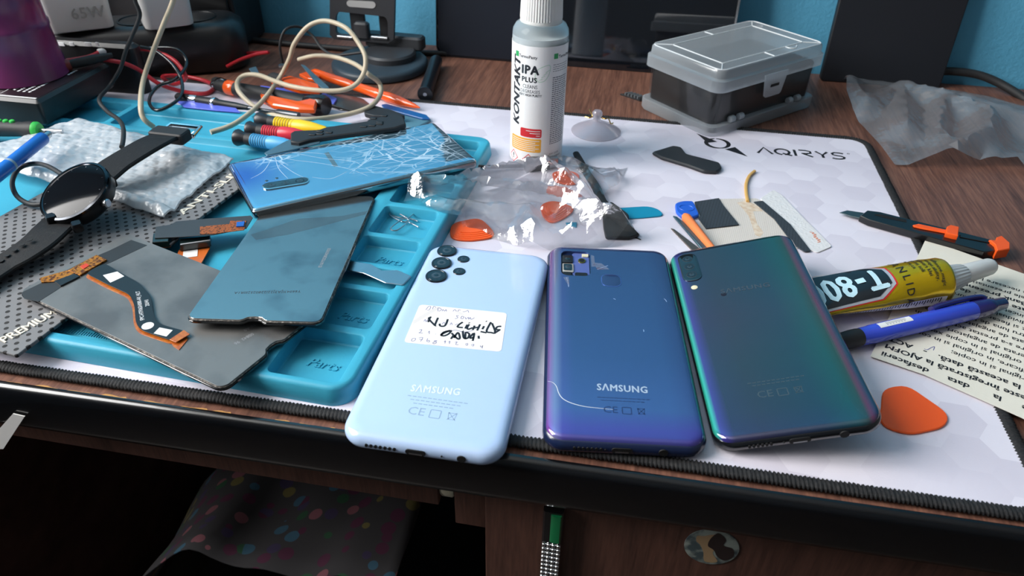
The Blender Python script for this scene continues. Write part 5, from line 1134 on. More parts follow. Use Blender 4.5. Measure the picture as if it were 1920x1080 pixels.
sc_n = vm_(nt, 'SCALE', mp.outputs[0]); sc_n.inputs['Scale'].default_value = 1/(7.4*S)
def dots(off):
    ad = nt.nodes.new('ShaderNodeVectorMath'); ad.operation = 'ADD'; L(sc_n.outputs[0], ad.inputs[0]); ad.inputs[1].default_value = (50+off, 50+off, 0)
    fr_ = vm_(nt, 'FRACTION', ad.outputs[0]); sb = nt.nodes.new('ShaderNodeVectorMath'); sb.operation = 'SUBTRACT'; L(fr_.outputs[0], sb.inputs[0]); sb.inputs[1].default_value = (.5, .5, 0)
    mm = nt.nodes.new('ShaderNodeVectorMath'); mm.operation = 'MULTIPLY'; L(sb.outputs[0], mm.inputs[0]); mm.inputs[1].default_value = (1, 1, 0)
    le = vm_(nt, 'LENGTH', mm.outputs[0]); return le.outputs['Value']
mn = N('ShaderNodeMath'); mn.operation = 'MINIMUM'; L(dots(0), mn.inputs[0]); L(dots(.5), mn.inputs[1])
lt1 = N('ShaderNodeMath'); lt1.operation = 'LESS_THAN'; lt1.inputs[1].default_value = .165; L(mn.outputs[0], lt1.inputs[0])
mx = N('ShaderNodeMix'); mx.data_type = 'RGBA'; L(lt1.outputs[0], mx.inputs[0]); mx.inputs[6].default_value = C3((118, 118, 120)); mx.inputs[7].default_value = C3((34, 32, 32)); L(mx.outputs[2], b.inputs['Base Color'])  # holes are only dark dots; the shade inside them is in the colour
iv = N('ShaderNodeMath'); iv.operation = 'SUBTRACT'; iv.inputs[0].default_value = 1; L(lt1.outputs[0], iv.inputs[1]); bp = N('ShaderNodeBump'); bp.inputs['Distance'].default_value = .0008; bp.inputs['Strength'].default_value = .6; L(iv.outputs[0], bp.inputs['Height']); L(bp.outputs[0], b.inputs['Normal'])
poly = roundp([tuple(q[:2]) for q in (c0, c1, c2, pr0+pn_*PW)], 1)
obj('foam_sheet', prism(poly, PDZ-.8, PDZ+1.2, .3), GP, pdt, w=True)
CRT = mat('cream_raised_rubber', (226, 218, 202), .6)
for s_, pL, pR, sz in (('PREMIUM', (4, 640), (104, 585), 8.4), ('PLUS', (240, 520), (296, 478), 8.4), ('ANTI-SLIP', (338, 402), (446, 322), 8.4)):
    a, b_ = G(*pL, 13.3), G(*pR, 13.3); t = text(s_, sz, .012, ext=.35); xs = [v.x for v in t[0]]; k = (b_-a).length/(max(xs)-min(xs)); c = (a+b_)/2
    t = ([Vector(((v.x-(max(xs)+min(xs))/2)*k, v.y, v.z)) for v in t[0]], t[1])
    obj('raised_lettering', mv(t, c.x, c.y, 13.3, rz=math.atan2((b_-a).y, (b_-a).x)), CRT, pdt, w=True, ang=30)

# ================================================================ bubble wrap
bwp = [G(143, 208, 22), G(436, 288, 20), G(304, 400, 19), G(-70, 288, 18)]
def bw():
    D_, C_, B_, A_ = [Vector(q[:2]) for q in bwp]; nu, nv = 190, 130; V_ = []; F_ = []
    for j in range(nv+1):
        for i in range(nu+1):
            u, v = i/nu, j/nv; p = A_.lerp(B_, u).lerp(D_.lerp(C_, u), v)
            if v == 0 or v == 1 or u == 0 or u == 1: pass
            wob = noise.noise(Vector((u*6, v*6, 0)))*2.5; p = p+Vector((wob*.6, wob*.5))
            e = min(u, 1-u)*170/6; f = min(v, 1-v)*110/6; k = min(1, e, f)
            gx, gy = p.x/8.2, p.y/7.1; row = math.floor(gy); fx = (gx+.5*(row % 2)) % 1-.5; fy = gy % 1-.5; dd = math.hypot(fx, fy)
            bub = 1.0*math.sqrt(max(0, 1-(dd/.47)**2))*(.6+.5*noise.noise(Vector((math.floor(gx+.5*(row % 2)), row, 3))))
            z = 16.2+1.4*k+4*max(0, noise.noise(Vector((u*2.2, v*2.2, 4))))+bub*k+1.3*noise.noise(Vector((p.x*.12, p.y*.12, 1)))+.5*noise.noise(Vector((p.x*.4, p.y*.4, 9)))
            # fold along the near edge
            if v < .12: z += 2.2*sin(pi*v/.12)
            V_.append(Vector((p.x, p.y, z)))
    for j in range(nv):
        for i in range(nu): k = j*(nu+1)+i; F_.append((k, k+1, k+nu+2, k+nu+1))
    return V_, F_
BWM = film('bubble_wrap_film', (232, 236, 240), haze=.8, gloss=.1, rough=.22, fac=.35, bump=(.35, .35))
bwo = obj('bubble_wrap', bw(), BWM, w=True, solid=False, ang=180); tag(bwo, 'sheet of white bubble wrap under the black watch', 'bubble wrap')
md = bwo.modifiers.new('t', 'SOLIDIFY'); md.thickness = .0012; md.offset = -1

# ================================================================ smartwatch
wc = G(152, 360, 33); wrot = (rad(24), rad(-9), rad(0)); MW = frame((wc.x, wc.y, 27.5), wrot)
wt = thing('smartwatch', 'black round smartwatch with open rubber strap lying on the bubble wrap', 'watch', (wc.x, wc.y, 27.5), wrot)
obj('case', lathe([(17, -3), (20.5, -1.5), (22.3, 1), (22.6, 5), (23.0, 7.2), (22.4, 8.4), (21.2, 8.9)], 64), mat('watch_case_black', (26, 27, 30), .3, metal=.5), wt)
obj('bezel', lathe([(22.2, 7.9), (23.0, 8.2), (22.7, 9.2), (21.2, 9.6), (20.6, 9.2), (20.6, 8.2)], 64, False), mat('polished_black_bezel', (60, 62, 66), .12, metal=1), wt)
obj('glass', lathe([(20.9, 8.6), (20.9, 9.1), (20.4, 9.3)], 64), mat('watch_glass', (12, 14, 18), .09, spec=.15), wt)
mk_ = [mv(box(-.16, .16, -.5, .5, 9.2, 9.3, .03), 19*cos(k*pi/6), 19*sin(k*pi/6), 0, rz=k*pi/6+pi/2) for k in range(12)]
obj('minute_markers', join(*mk_), WHITEINK, wt, kind='stuff')
obj('crown_button', mv(lathe([(2.6, 0), (2.8, .6), (2.8, 2.6), (2.2, 3.2)], 16), 21.5, -7, 4, ry=pi/2), STEEL, wt)
STR = mat('dusty_black_strap_rubber', (20, 20, 22), .65, spec=.3, bump=(.9, .25), var=((48, 46, 44), .35, .58, .9))
def strap(name, ctr, w0, w1, th, parent=None, pos=1):
    P_ = cat([Vector(p) for p in ctr], 6); n = len(P_); loops = []
    for i, p in enumerate(P_):
        t = (P_[min(i+1, n-1)]-P_[max(i-1, 0)]).normalized(); s_ = t.cross(Vector((0, 0, 1))).normalized(); nn_ = s_.cross(t); w_ = (w0+(w1-w0)*i/(n-1))/2; h = th/2
        loops.append([p+s_*a*w_+nn_*c*h for a, c in ((-1, -.4), (-1, .4), (-.92, 1), (.92, 1), (1, .4), (1, -.4), (.92, -1), (-.92, -1))])
    return loft(loops), P_
def wpt(px, py, z): q = G(px, py, z); return (q.x, q.y, z)
s1v, sp1 = strap('s', [wpt(190, 330, 31), wpt(215, 310, 33), wpt(250, 288, 35), wpt(285, 268, 36), wpt(312, 256, 34), wpt(330, 252, 31)], 24, 21, 3)
def rootobj(name, vf, m, label=None, **k):
    """shape in world mm, parented to the rotated watch"""
    Mi = MW.inverted(); return obj(name, xf(vf, Mi), m, wt, label=label, **k)
rootobj('strap_half', s1v, STR)
s2v, sp2 = strap('s', [wpt(120, 410, 21), wpt(98, 430, 22.5), wpt(70, 456, 21.5), wpt(35, 480, 20), wpt(0, 500, 18.5), wpt(-60, 540, 18)], 24, 20, 3)
sp = rootobj('strap_half', s2v, STR)
for px, py in ((57, 453), (42, 462), (28, 472), (14, 482), (3, 492)):
    q = G(px, py, 23.5-(57-px)*.07); obj('strap_hole', xf(mv(lathe([(1.7, 0), (1.6, .2)], 14), q.x, q.y, q.z+1.2), MW.inverted()), DARKHOLE, sp)
# keeper + buckle
k0 = sp1[int(len(sp1)*.86)]; tdir = (sp1[-1]-sp1[-8]).normalized(); rzk = math.atan2(tdir.y, tdir.x)
rootobj('strap_keeper', mv(slab(13, 27, 2, [(1, -4), (0, -3), (0, 3.2), (1, 4.2)]), k0.x, k0.y, k0.z, rz=rzk), BLKRUB)
kb = k0+tdir*12
rootobj('buckle', join(mv(tube([(-5, -13, 0), (8, -12, 1), (8, 12, 1), (-5, 13, 0)], 1.9, 8), kb.x, kb.y, kb.z+1, rz=rzk), mv(tube([(-5, -13, 0), (-5, 13, 0)], 1.0, 8), kb.x, kb.y, kb.z+1, rz=rzk)), CHROME, label='bright steel buckle')
for a, px, py in ((1, 205, 330), (1, 178, 318), (-1, 92, 398), (-1, 140, 412)):
    q = G(px, py, 30); rootobj('strap_lug', mv(slab(6, 7, 1.5, [(.6, -2.5), (0, -1.5), (0, 2), (.6, 3)]), q.x, q.y, 25.0, rz=rad(45)), mat('watch_case_black', (26, 27, 30), .3, metal=.5))

# ring of thin black cord beside the watch
cr_ = [(118, 328, 30), (88, 311, 28), (62, 307, 24), (35, 317, 22), (23, 342, 19), (32, 368, 17), (58, 383, 16.5), (86, 381, 18), (105, 372, 20)]
tag(obj('cable', tube(cat([wpt(*q) for q in cr_], 8), 1.6, 10), BLKRUB, w=True, ang=60), 'short glossy black cable looping out from beneath the round watch', 'cable')

# ================================================================ pen and screwdriver at the edge
a, b_ = Vector(wpt(-60, 372, 27)), Vector(wpt(92, 250, 33)); MB_ = axis(a, b_); Lb = (b_-a).length
bpn = thing('ballpoint_pen', 'plain bright blue pen with metal tip lying on bubble wrap next to the screwdriver', 'pen', tuple(a))
BBL = mat('bright_blue_plastic', (20, 104, 196), .35, coat=.2)
obj('barrel', xf(lathe([(4.6, 0), (4.6, Lb*.5)], 24), MB_), BBL, bpn, w=True)
obj('upper_barrel', xf(lathe([(4.3, Lb*.5), (4.5, Lb*.52), (4.6, Lb-8), (4.1, Lb-6.5)], 24), MB_), BBL, bpn, w=True)
obj('joint_ring', xf(lathe([(4.55, Lb*.47), (4.7, Lb*.475), (4.7, Lb*.49), (4.5, Lb*.5)], 24), MB_), mat('pale_grey_ring', (150, 170, 185), .3), bpn, w=True)
obj('metal_button', xf(lathe([(2.8, Lb-8), (2.8, Lb-1), (2.4, Lb)], 20), MB_), STEEL, bpn, w=True)
a, b_ = Vector(wpt(-90, 236, 20)), Vector(wpt(75, 244, 20)); MB_ = axis(a, b_); Lb = (b_-a).length
sd_ = thing('screwdriver', 'black screwdriver with lime green grip ring in front of the black box', 'screwdriver', tuple(a))
obj('handle', xf(lathe([(6, 0), (7, 4), (6.6, Lb*.5), (5.6, Lb-14), (6.4, Lb-9), (6.4, Lb-4), (4, Lb-3)], 24), MB_), BLKRUB, sd_, w=True)
LIME = mat('lime_green_rubber', (60, 190, 80), .4)
obj('grip_ring', xf(lathe([(5.0, Lb-6), (6.2, Lb-5), (6.4, Lb-2), (5.0, Lb)], 24), MB_), LIME, sd_, w=True)
up_l = MB_.inverted().to_3x3() @ Vector((0, 0, 1))
gp_ = []
for k in range(9):
    z = Lb-20-k*5.2; c = MB_ @ (up_l*6.3+Vector((0, 0, z))); gp_.append(mv(lathe([(1.9, -1.2), (2.2, -.4), (1.9, .7), (1.2, 1.1)], 10), c.x, c.y, c.z))
obj('grip_bumps', join(*gp_), LIME, sd_, w=True, kind='stuff')
obj('shaft', xf(lathe([(1.4, Lb-2), (1.4, Lb+18)], 12), MB_), STEEL, sd_, w=True)

# ================================================================ black box with printed label, cup on it
bx_ = thing('battery_pack', 'black box with white small print on top under the pink cup', 'battery', (-530, 520, 11))
obj('housing', box(-600, -463, 474, 566, 11.2, 33, 2.5), mat('satin_black_case', (26, 27, 29), .4), bx_, w=True)
obj('label_plate', box(-597, -467, 477, 563, 32.9, 33.3, .1), mat('dark_maroon_label', (30, 22, 26), .35), bx_, w=True)
obj('white_edge_line', box(-597, -467, 477.2, 478.8, 33.2, 33.5, .1), WHITEINK, bx_, w=True)
pt2_ = []
for i, (n_w, x, y0_) in enumerate(((12, -482, 488), (9, -487, 488), (11, -492, 488), (7, -497, 490), (5, -502, 520), (4, -478, 530))):
    random.seed(i+40); yy_ = y0_
    for _ in range(n_w):
        w_ = random.uniform(1.5, 4); pt2_.append((mv(ribbon([(0, 0), (w_, 0)], 1.9), x, yy_, 33.4, rz=rad(80)), WHITEINK)); yy_ += w_+1
pt2_.append((mv(text('CE', 7, .01), -488, 548, 33.4, rz=rad(80)), WHITEINK))
pt2_.append((mv(ribbon(rrect(34, 11, 1), .5, True), -519, 486, 33.4), WHITEINK))
obj('printed_text', pt2_, None, bx_, w=True, solid=False)
cbp = G(-2, 167, 33.5); cr0 = 34.0; CUPM = mat('magenta_translucent_plastic', (132, 58, 108), .25, trans=.2, sss=.15, var=((116, 48, 98), .02, .4, .6))
cp_ = thing('cup', 'pink translucent plastic cup standing on the black box', 'cup', (cbp.x-3, cbp.y+cr0, 33.4))
obj('cup_body', lathe([(33, 0), (34.5, .6), (34, 3), (31.5, 22), (30.5, 38), (31.2, 39.5), (31.2, 43), (30, 44.5), (29.6, 60), (30.2, 61.5), (28.5, 85), (27, 84.8), (29, 60), (30, 38), (32.5, 3), (0.5, 2)], 56), CUPM, cp_)
obj('pink_tag', mv(box(-9, 9, -.5, .6, 52, 86, .3), 6, -30.6, 0, rx=rad(-2), rz=rad(6)), mat('hot_pink_sticker', (236, 70, 150), .5), cp_)

# ================================================================ power hub with two chargers
hy = rad(26); hc = Vector((-482, 653)); hub = thing('power_strip', 'black rounded power strip holding two white chargers', 'power strip', (hc.x, hc.y, -3), (0, 0, hy))
obj('housing', slab(183, 66, 26, [(4, 0), (0, 4), (0, 34), (2, 42), (8, 47), (16, 48)], 10), mat('black_strip_plastic', (34, 34, 36), .35, bump=(.8, .1)), hub, ang=60)
obj('outlet_ring', join(*[mv(lathe([(19, 47.5), (19.5, 48.6), (17.5, 48.8), (17, 47.9)], 28, False), x) for x in (-60, -5, 48)]), BLKPL, hub, kind='stuff')
def charger(px0, px1, label, grp, txt=None):
    a = G(*px0, 46.5); b_ = G(*px1, 46.5); d = b_-a; w_ = d.length; rz = math.atan2(d.y, d.x); c = (a+b_)/2+Vector((-d.y, d.x, 0)).normalized()*15
    t = thing('wall_charger', label, 'charger', (c.x, c.y, 46), (rad(0), 0, rz), None)
    obj('body', slab(w_, 30, 7, [(2, 0), (.4, .8), (0, 2.2), (-2.2, 60), (-2.2, 92), (1, 95)], 8), mat('white_charger_plastic', (214, 212, 210), .35, sss=.05), t)
    obj('pins', join(mv(lathe([(2.4, -10), (2.4, .5)], 12), -9), mv(lathe([(2.4, -10), (2.4, .5)], 12), 9)), STEEL, t)
    if txt: obj('printed_rating', mv(text(txt, 13.5, .012, sp=1.05), w_*.16, -16.3, 16, rx=pi/2+rad(-2.2)), mat('pale_grey_print', (140, 138, 136), .5), t)
    return t
charger((92, 66), (216, 51), 'white charger marked 65W plugged in nearer the pink cup', 'c', '65W')
charger((274, 58), (366, 46), 'white charger plugged in where the beige cable passes', 'c')
tw_ = thing('computer_tower', 'tall black computer case standing behind the two white chargers', 'computer', (-560, 750, -3))
obj('case', box(-760, -424, 720, 782, -2.9, 130, 4), mat('black_case_metal', (24, 25, 28), .45), tw_, w=True)
obj('front_trim', box(-500, -428, 717, 720.2, 20, 122, 1), mat('black_case_trim', (16, 17, 19), .3), tw_, w=True)
# dark gadget with white print in front of the hub
gd = thing('power_bank', 'black slab with a row of white printed blocks between hub and battery', 'device', (-500, 596, -3))
obj('body', mv(slab(150, 14, 6, [(2, 0), (0, 2), (0, 45), (3, 48)], 8), -521, 583, -3, rz=rad(2)), mat('satin_black_case', (26, 27, 29), .4), gd, w=True)
bl = []
for px, w_ in ((86, 16), (117, 12), (136, 9), (167, 12), (184, 6)):
    q = VY(px, 82, 577); bl.append(box(q.x-w_*.25, q.x+w_*.25, 575.4, 576.2, q.z-1.6, q.z+1.6, .1))
obj('white_print_blocks', join(*bl), WHITEINK, gd, w=True, kind='stuff')
# dark book/box filling behind the battery on the left edge
rb0 = thing('red_box', 'dark red box just showing between the pink cup and the white charger', 'box', (-560, 640, -3))
obj('carton', box(-720, -600, 672, 700, -3, 85, 2), mat('dark_red_card', (92, 34, 34), .6), rb0, w=True)

# ================================================================ cables
def P3(px, py, z=None, y=None): 
    q = G(px, py, z) if z is not None else VY(px, py, y); return Vector(q)
BEI = mat('beige_cable_rubber', (190, 176, 152), .45)
bc = [P3(338, -60, y=560), P3(325, 0, y=560), P3(305, 50, y=560), P3(284, 105, y=555), P3(269, 150, y=545), P3(264, 190, z=30), P3(268, 220, z=22), P3(288, 238, z=13)]
tag(obj('cable', tube(cat(bc, 8), 2.1, 10), BEI, w=True, ang=60), 'beige cable dropping straight down beside the second white charger', 'cable')
lp = [(395, 248, 12), (440, 232, 13), (487, 195, 16)]
up2 = [(522, 150, 600), (542, 112, 608), (552, 82, 610), (575, 52, 612), (600, 40, 614), (625, 42, 612), (652, 55, 606), (672, 80, 600), (685, 107, 592), (682, 137, 584), (665, 160, 574), (635, 170, 568), (590, 169, 566), (547, 162, 570), (515, 152, 580), (485, 141, 590), (460, 141, 592), (446, 152, 585)]
lo2 = [(447, 170, 20), (467, 192, 14), (490, 207, 10), (527, 219, 12), (577, 224, 12), (640, 217, 8), (690, 202, 10), (712, 180, 14), (712, 157, 20)]
en2 = [(692, 140, 590), (665, 120, 605), (627, 107, 618), (590, 105, 625), (560, 112, 630)]
bc2 = [P3(*q[:2], z=q[2]) for q in lp]+[P3(*q[:2], y=q[2]) for q in up2]+[P3(*q[:2], z=q[2]) for q in lo2]+[P3(*q[:2], y=q[2]) for q in en2]
tag(obj('cable', tube(cat(bc2, 7), 2.1, 10), BEI, w=True, ang=60), 'beige cable tangled into two upright loops over the tools', 'cable')
bk1 = [P3(252, -30, y=545), P3(253, 0, y=545), P3(262, 28, y=545), P3(250, 62, y=545), P3(236, 95, y=545), P3(225, 130, y=545), P3(205, 162, y=540), P3(186, 186, z=22), P3(200, 208, z=18), P3(222, 224, z=20), P3(231, 240, z=25), P3(231, 262, z=24), P3(228, 276, z=23)]
tag(obj('cable', tube(cat(bk1, 7), 1.7, 10), BLKRUB, w=True, ang=60), 'thin black cable running down past the chargers onto the bubble wrap', 'cable')
REDC = mat('red_silicone_wire', (190, 38, 48), .35)
rd = [P3(110, 116, z=38), P3(165, 107, z=38), P3(200, 94, z=38), P3(250, 91, z=38), P3(290, 96, z=36), P3(325, 112, z=32), P3(346, 138, z=24), P3(345, 150, z=16), P3(325, 158, z=8), P3(305, 146, z=6), P3(315, 142, z=6), P3(345, 143, z=4), P3(385, 152, z=3), P3(401, 164, z=2.4), P3(385, 175, z=2.4), P3(345, 172, z=4), P3(300, 158, z=14), P3(262, 132, z=26), P3(230, 118, z=34), P3(190, 111, z=38)]
lead_ = tag(obj('test_lead', tube(cat(rd, 8), 1.9, 10), REDC, w=True, ang=60), 'red test lead looped between battery box and tray', 'wire')
tag(obj('clip', None, BLKRUB) if False else obj('test_clip', [(xf(lathe([(3, 0), (4, 4), (4, 20), (3, 30), (2, 36)], 16), axis(P3(128, 122, z=38), P3(190, 108, z=40))), BLKRUB), (xf(lathe([(4.4, -14), (5, -11), (5, 0), (4, 2)], 16), axis(P3(128, 122, z=38), P3(190, 108, z=40))), mat('dark_red_rubber', (120, 36, 30), .5))], None, w=True), 'black plug with dark red end lying on the battery box', 'plug')
obj('cable_sleeve', xf(lathe([(2.6, 0), (2.8, .8), (2.8, 11), (2.6, 12)], 14), axis(P3(184, 98, z=38.5), P3(208, 93, z=38.5))), LABELW, lead_, w=True)
rd2 = [P3(425, 125, z=4), P3(450, 112, z=10), P3(480, 102, z=14), P3(503, 98, z=16), P3(480, 99, z=12), P3(440, 101, z=8)]
tag(obj('test_lead', tube(cat(rd2, 6), 1.7, 8), REDC, w=True), 'red wire end with a sharp bend beside the power strip', 'wire')
ad_ = [P3(280, 90, z=40), P3(330, 92, z=40), P3(350, 118, z=30), P3(330, 148, z=24), P3(300, 160, z=20), P3(283, 178, z=16), P3(281, 196, z=14), P3(295, 207, z=13), P3(322, 196, z=16), P3(340, 178, z=18), P3(340, 150, z=24), P3(322, 120, z=34), P3(290, 95, z=42), P3(262, 88, z=46)]
tag(obj('cable', tube(cat(ad_, 8), 1.5, 8), mat('black_gloss_cable', (24, 25, 28), .2, coat=.3), w=True, ang=60), 'glossy thin black cable curled around the red lead', 'cable')
jk = thing('audio_plug', 'black plug with metal collars lying on the back rim of the tray', 'plug', tuple(P3(400, 195, z=14)))
MJ = axis(P3(330, 181, z=14), P3(560, 217, z=13)); LJ = (P3(330, 181, z=14)-P3(560, 217, z=13)).length
obj('plug_body', xf(lathe([(2, 0), (3.6, 2), (3.6, LJ*.28), (4.2, LJ*.3), (4.2, LJ*.34), (3.3, LJ*.36), (3.0, LJ*.5), (2.0, LJ*.6)], 18), MJ), BLKPL, jk, w=True)
obj('metal_ring', xf(lathe([(3.7, LJ*.12), (3.9, LJ*.13), (3.9, LJ*.17), (3.7, LJ*.18)], 18), MJ), CHROME, jk, w=True)
obj('metal_ring', xf(lathe([(4.25, LJ*.305), (4.5, LJ*.31), (4.5, LJ*.33), (4.25, LJ*.335)], 18), MJ), CHROME, jk, w=True)
obj('shaft', xf(lathe([(1.6, LJ*.6), (1.6, LJ*.82), (3.2, LJ*.84), (3.0, LJ*1.0), (1, LJ)], 14), MJ), mat('dark_steel', (80, 82, 86), .3, metal=.8), jk, w=True)
vl = [P3(332, 190, z=13), P3(370, 188, z=13), P3(440, 200, z=13), P3(450, 210, z=13), P3(400, 206, z=13), P3(345, 200, z=13)]
tag(obj('plastic_spudger', prism([tuple(q[:2]) for q in vl], 12, 13, .2), mat('lilac_plastic', (96, 110, 216), .4), w=True), 'lilac flat plastic tool along the back rim of the tray', 'spudger')
# thin black usb cable and plug going into the pouch
uc_ = [P3(880, 309, z=13), P3(905, 313, z=6), P3(950, 312, z=3), P3(990, 311, z=4)]
us = thing('usb_cable', 'black flat cable with metal plug passing in front of the bottle into the pouch', 'cable', tuple(uc_[1]))
obj('cord', tube(cat(uc_, 6), 1.5, 8), BLKRUB, us, w=True)
MU = axis(P3(985, 311, z=4.5), P3(1046, 303, z=4.5)); 
def sqr(w_, h_, z0, z1, M_): return xf(loft([[(x, y, z) for x, y in rrect(w_, h_, 1.0, 3)] for z in (z0, z1)]), M_)
obj('plug_grip', sqr(6.5, 12, 0, 19, MU), mat('grey_plug_plastic', (84, 84, 88), .45), us, w=True)
obj('plug_shell', sqr(4.4, 9.5, 19, 26, MU), STEEL, us, w=True)
bcb = [P3(-20, 92, y=760), P3(300, 94, y=760), P3(450, 90, y=752), P3(560, 86, y=745), P3(700, 86, y=745), P3(820, 90, y=752), P3(900, 96, y=770)]
tag(obj('cable', tube(cat([Vector((q.x, q.y, -3+3.2)) for q in bcb], 6), 3.0, 10), BLKRUB, w=True), 'thick black cable along the back of the desk behind the phone stand', 'cable')
lc = [P3(530, 118, y=650), P3(525, 85, y=650), P3(535, 56, y=655), P3(560, 50, y=665), P3(585, 66, y=668), P3(605, 92, y=660), P3(630, 103, y=650), P3(680, 98, y=645)]
tag(obj('cable', tube(cat(lc, 7), 1.3, 8), BLKRUB, w=True), 'thin black cable making one small loop in front of the phone stand', 'cable')
rc_ = [P3(1738, 134, y=782), P3(1790, 134, y=782), P3(1840, 142, y=780), P3(1890, 165, y=768), P3(1950, 205, y=740), P3(2000, 240, z=1)]
tag(obj('cable', tube(cat(rc_, 7), 4.0, 12), BLKRUB, w=True), 'thick black cable arching out from behind the loudspeaker', 'cable')

# ================================================================ phone stand
pst = thing('phone_stand', 'dark grey folding phone stand on a round base', 'phone stand', (-262, 704, -3), (0, 0, rad(-3)))
SG = mat('graphite_stand_plastic', (58, 60, 64), .45, metal=.2); SG2 = mat('slate_blue_stand_base', (50, 62, 72), .45)
obj('base', lathe([(46, 0), (49, 1.5), (49, 6), (47, 8.4), (44, 9)], 64), SG2, pst)
obj('turntable', mv(lathe([(27, 8.5), (27, 14), (25, 16)], 40), 8, 8), SG, pst)
obj('hinge_block', mv(slab(64, 16, 5, [(2, 12), (0, 14), (0, 24), (2, 26)]), 6, 31), SG, pst)
PX = lambda px, py: VY(px, py, 724)
pc = []
def sp_l(px, py): 
    q = VY(px, py, 722); return (q.x+262, q.z+3)
pl_o = [sp_l(616, -70), sp_l(616, 66), sp_l(624, 74), sp_l(728, 80), sp_l(738, 72), sp_l(742, -70)]
pl_h = roundp([sp_l(632, 22), sp_l(722, 30), sp_l(727, 40), sp_l(727, 72), sp_l(632, 65), sp_l(627, 60), sp_l(627, 30)], 3)
pl_s = roundp([sp_l(651, 0), sp_l(701, 2), sp_l(705, 8), sp_l(701, 15), sp_l(652, 12), sp_l(648, 6)], 2.5)
def plate(outer_, holes, y0, y1):
    V_ = []; F_ = []
    al = [outer_]+holes; idx = []
    for y in (y0, y1):
        row = []
        for P_ in al: k = len(V_); V_.extend(Vector((x, y, z)) for x, z in P_); row.append(list(range(k, k+len(P_))))
        idx.append(row)
    for a, b_ in zip(*idx):
        for i in range(len(a)): F_.append((a[i], a[(i+1) % len(a)], b_[(i+1) % len(a)], b_[i]))
    for row in idx:
        fl = [i for r_ in row for i in r_]
        for t in geometry.tessellate_polygon([[Vector((V_[i].x, V_[i].z, 0)) for i in r_] for r_ in row]): F_.append(tuple(fl[k] for k in t))
    return V_, F_
obj('back_plate', plate(pl_o, [pl_h], 16, 20), SG, pst)
obj('rubber_pad', plate(pl_s, [], 15.4, 16.4), mat('pale_grey_pad', (168, 168, 168), .6), pst)
q0, q1 = sp_l(662, 40), sp_l(692, 74)
obj('center_block', box(q0[0], q1[0], 13, 22, q1[1], q0[1], 2), SG, pst)
obj('support_arm', box(sp_l(628, 0)[0]+8, sp_l(660, 0)[0]+6, 26, 30, 18, 52, 1), SG, pst); obj('support_arm', box(sp_l(700, 0)[0], sp_l(730, 0)[0]-3, 24, 30, 18, 80, 1), mat('black_plastic', (22, 23, 26), .45), pst)
for x0p, x1p in ((632, 660), (697, 727)):
    a, b_ = sp_l(x0p, 68), sp_l(x1p, 72); obj('metal_pin', mv(lathe([(1.6, 0), (1.6, (b_[0]-a[0]))], 12), a[0], 15, a[1], ry=pi/2), STEEL, pst)
a, b_ = P3(797, 180, z=3), P3(822, 106, z=3); ds = (b_-a).normalized()
pk = thing('marker_pen', 'thick black pen lying on the wood near the monitor corner', 'pen', tuple(a))
obj('barrel', xf(lathe([(7.0, 0), (7.4, 1.5), (6.6, 3), (6.4, 92), (5.8, 94)], 24), axis(Vector((a.x, a.y, 4.4)), Vector((a.x, a.y, 4.4))+ds*90)), mat('satin_black_pen', (28, 32, 38), .3), pk, w=True)
obj('end_dimple', xf(lathe([(1.8, -.5), (1.8, .2)], 12), axis(Vector((a.x, a.y, 4.4)), Vector((a.x, a.y, 4.4))+ds*90)), STEEL, pk, w=True)

# ================================================================ pile of tools behind the tray
def tool(name, label, cat_, a, b_, parts, group=None):
    """parts: (name, profile fractions, material)"""
    M_ = axis(a, b_); Ln = (b_-a).length; t = thing(name, label, cat_, tuple(a), group=group)
    for nm, prof, m in parts: obj(nm, xf(lathe([(r, z*Ln) for r, z in prof], 20), M_), m, t, w=True)
    return t
dk = BLKRUB
t1 = tool('screwdriver', 'stout black and orange screwdriver whose black end cap faces the tray', 'screwdriver', P3(398, 158, z=8), P3(612, 199, z=9),
     [('handle', [(3, .0), (5, .06), (6, .12), (6.2, .3), (6.4, .6), (6.0, .84)], dk), ('end_cap', [(6.2, .83), (8.2, .87), (9.2, .97), (8.0, 1.0)], mat('black_gloss_cap', (22, 22, 25), .25, coat=.3)), ('metal_collar', [(3.2, .01), (4.2, .03), (4.2, .06), (5.2, .09)], CHROME), ('orange_neck', [(5.6, .13), (6.9, .15), (6.7, .2), (5.9, .22)], ORANGEG)])
a, b_ = P3(492, 184, z=14.5), P3(592, 196, z=15)
obj('orange_grip', prism(roundp([tuple(P3(*q, z=15)[:2]) for q in ((488, 176), (502, 178), (560, 190), (578, 186), (588, 180), (596, 184), (590, 205), (560, 204), (510, 196), (490, 186))], 1.5), 10.5, 15.6, 1.2), ORANGEG, t1, w=True)
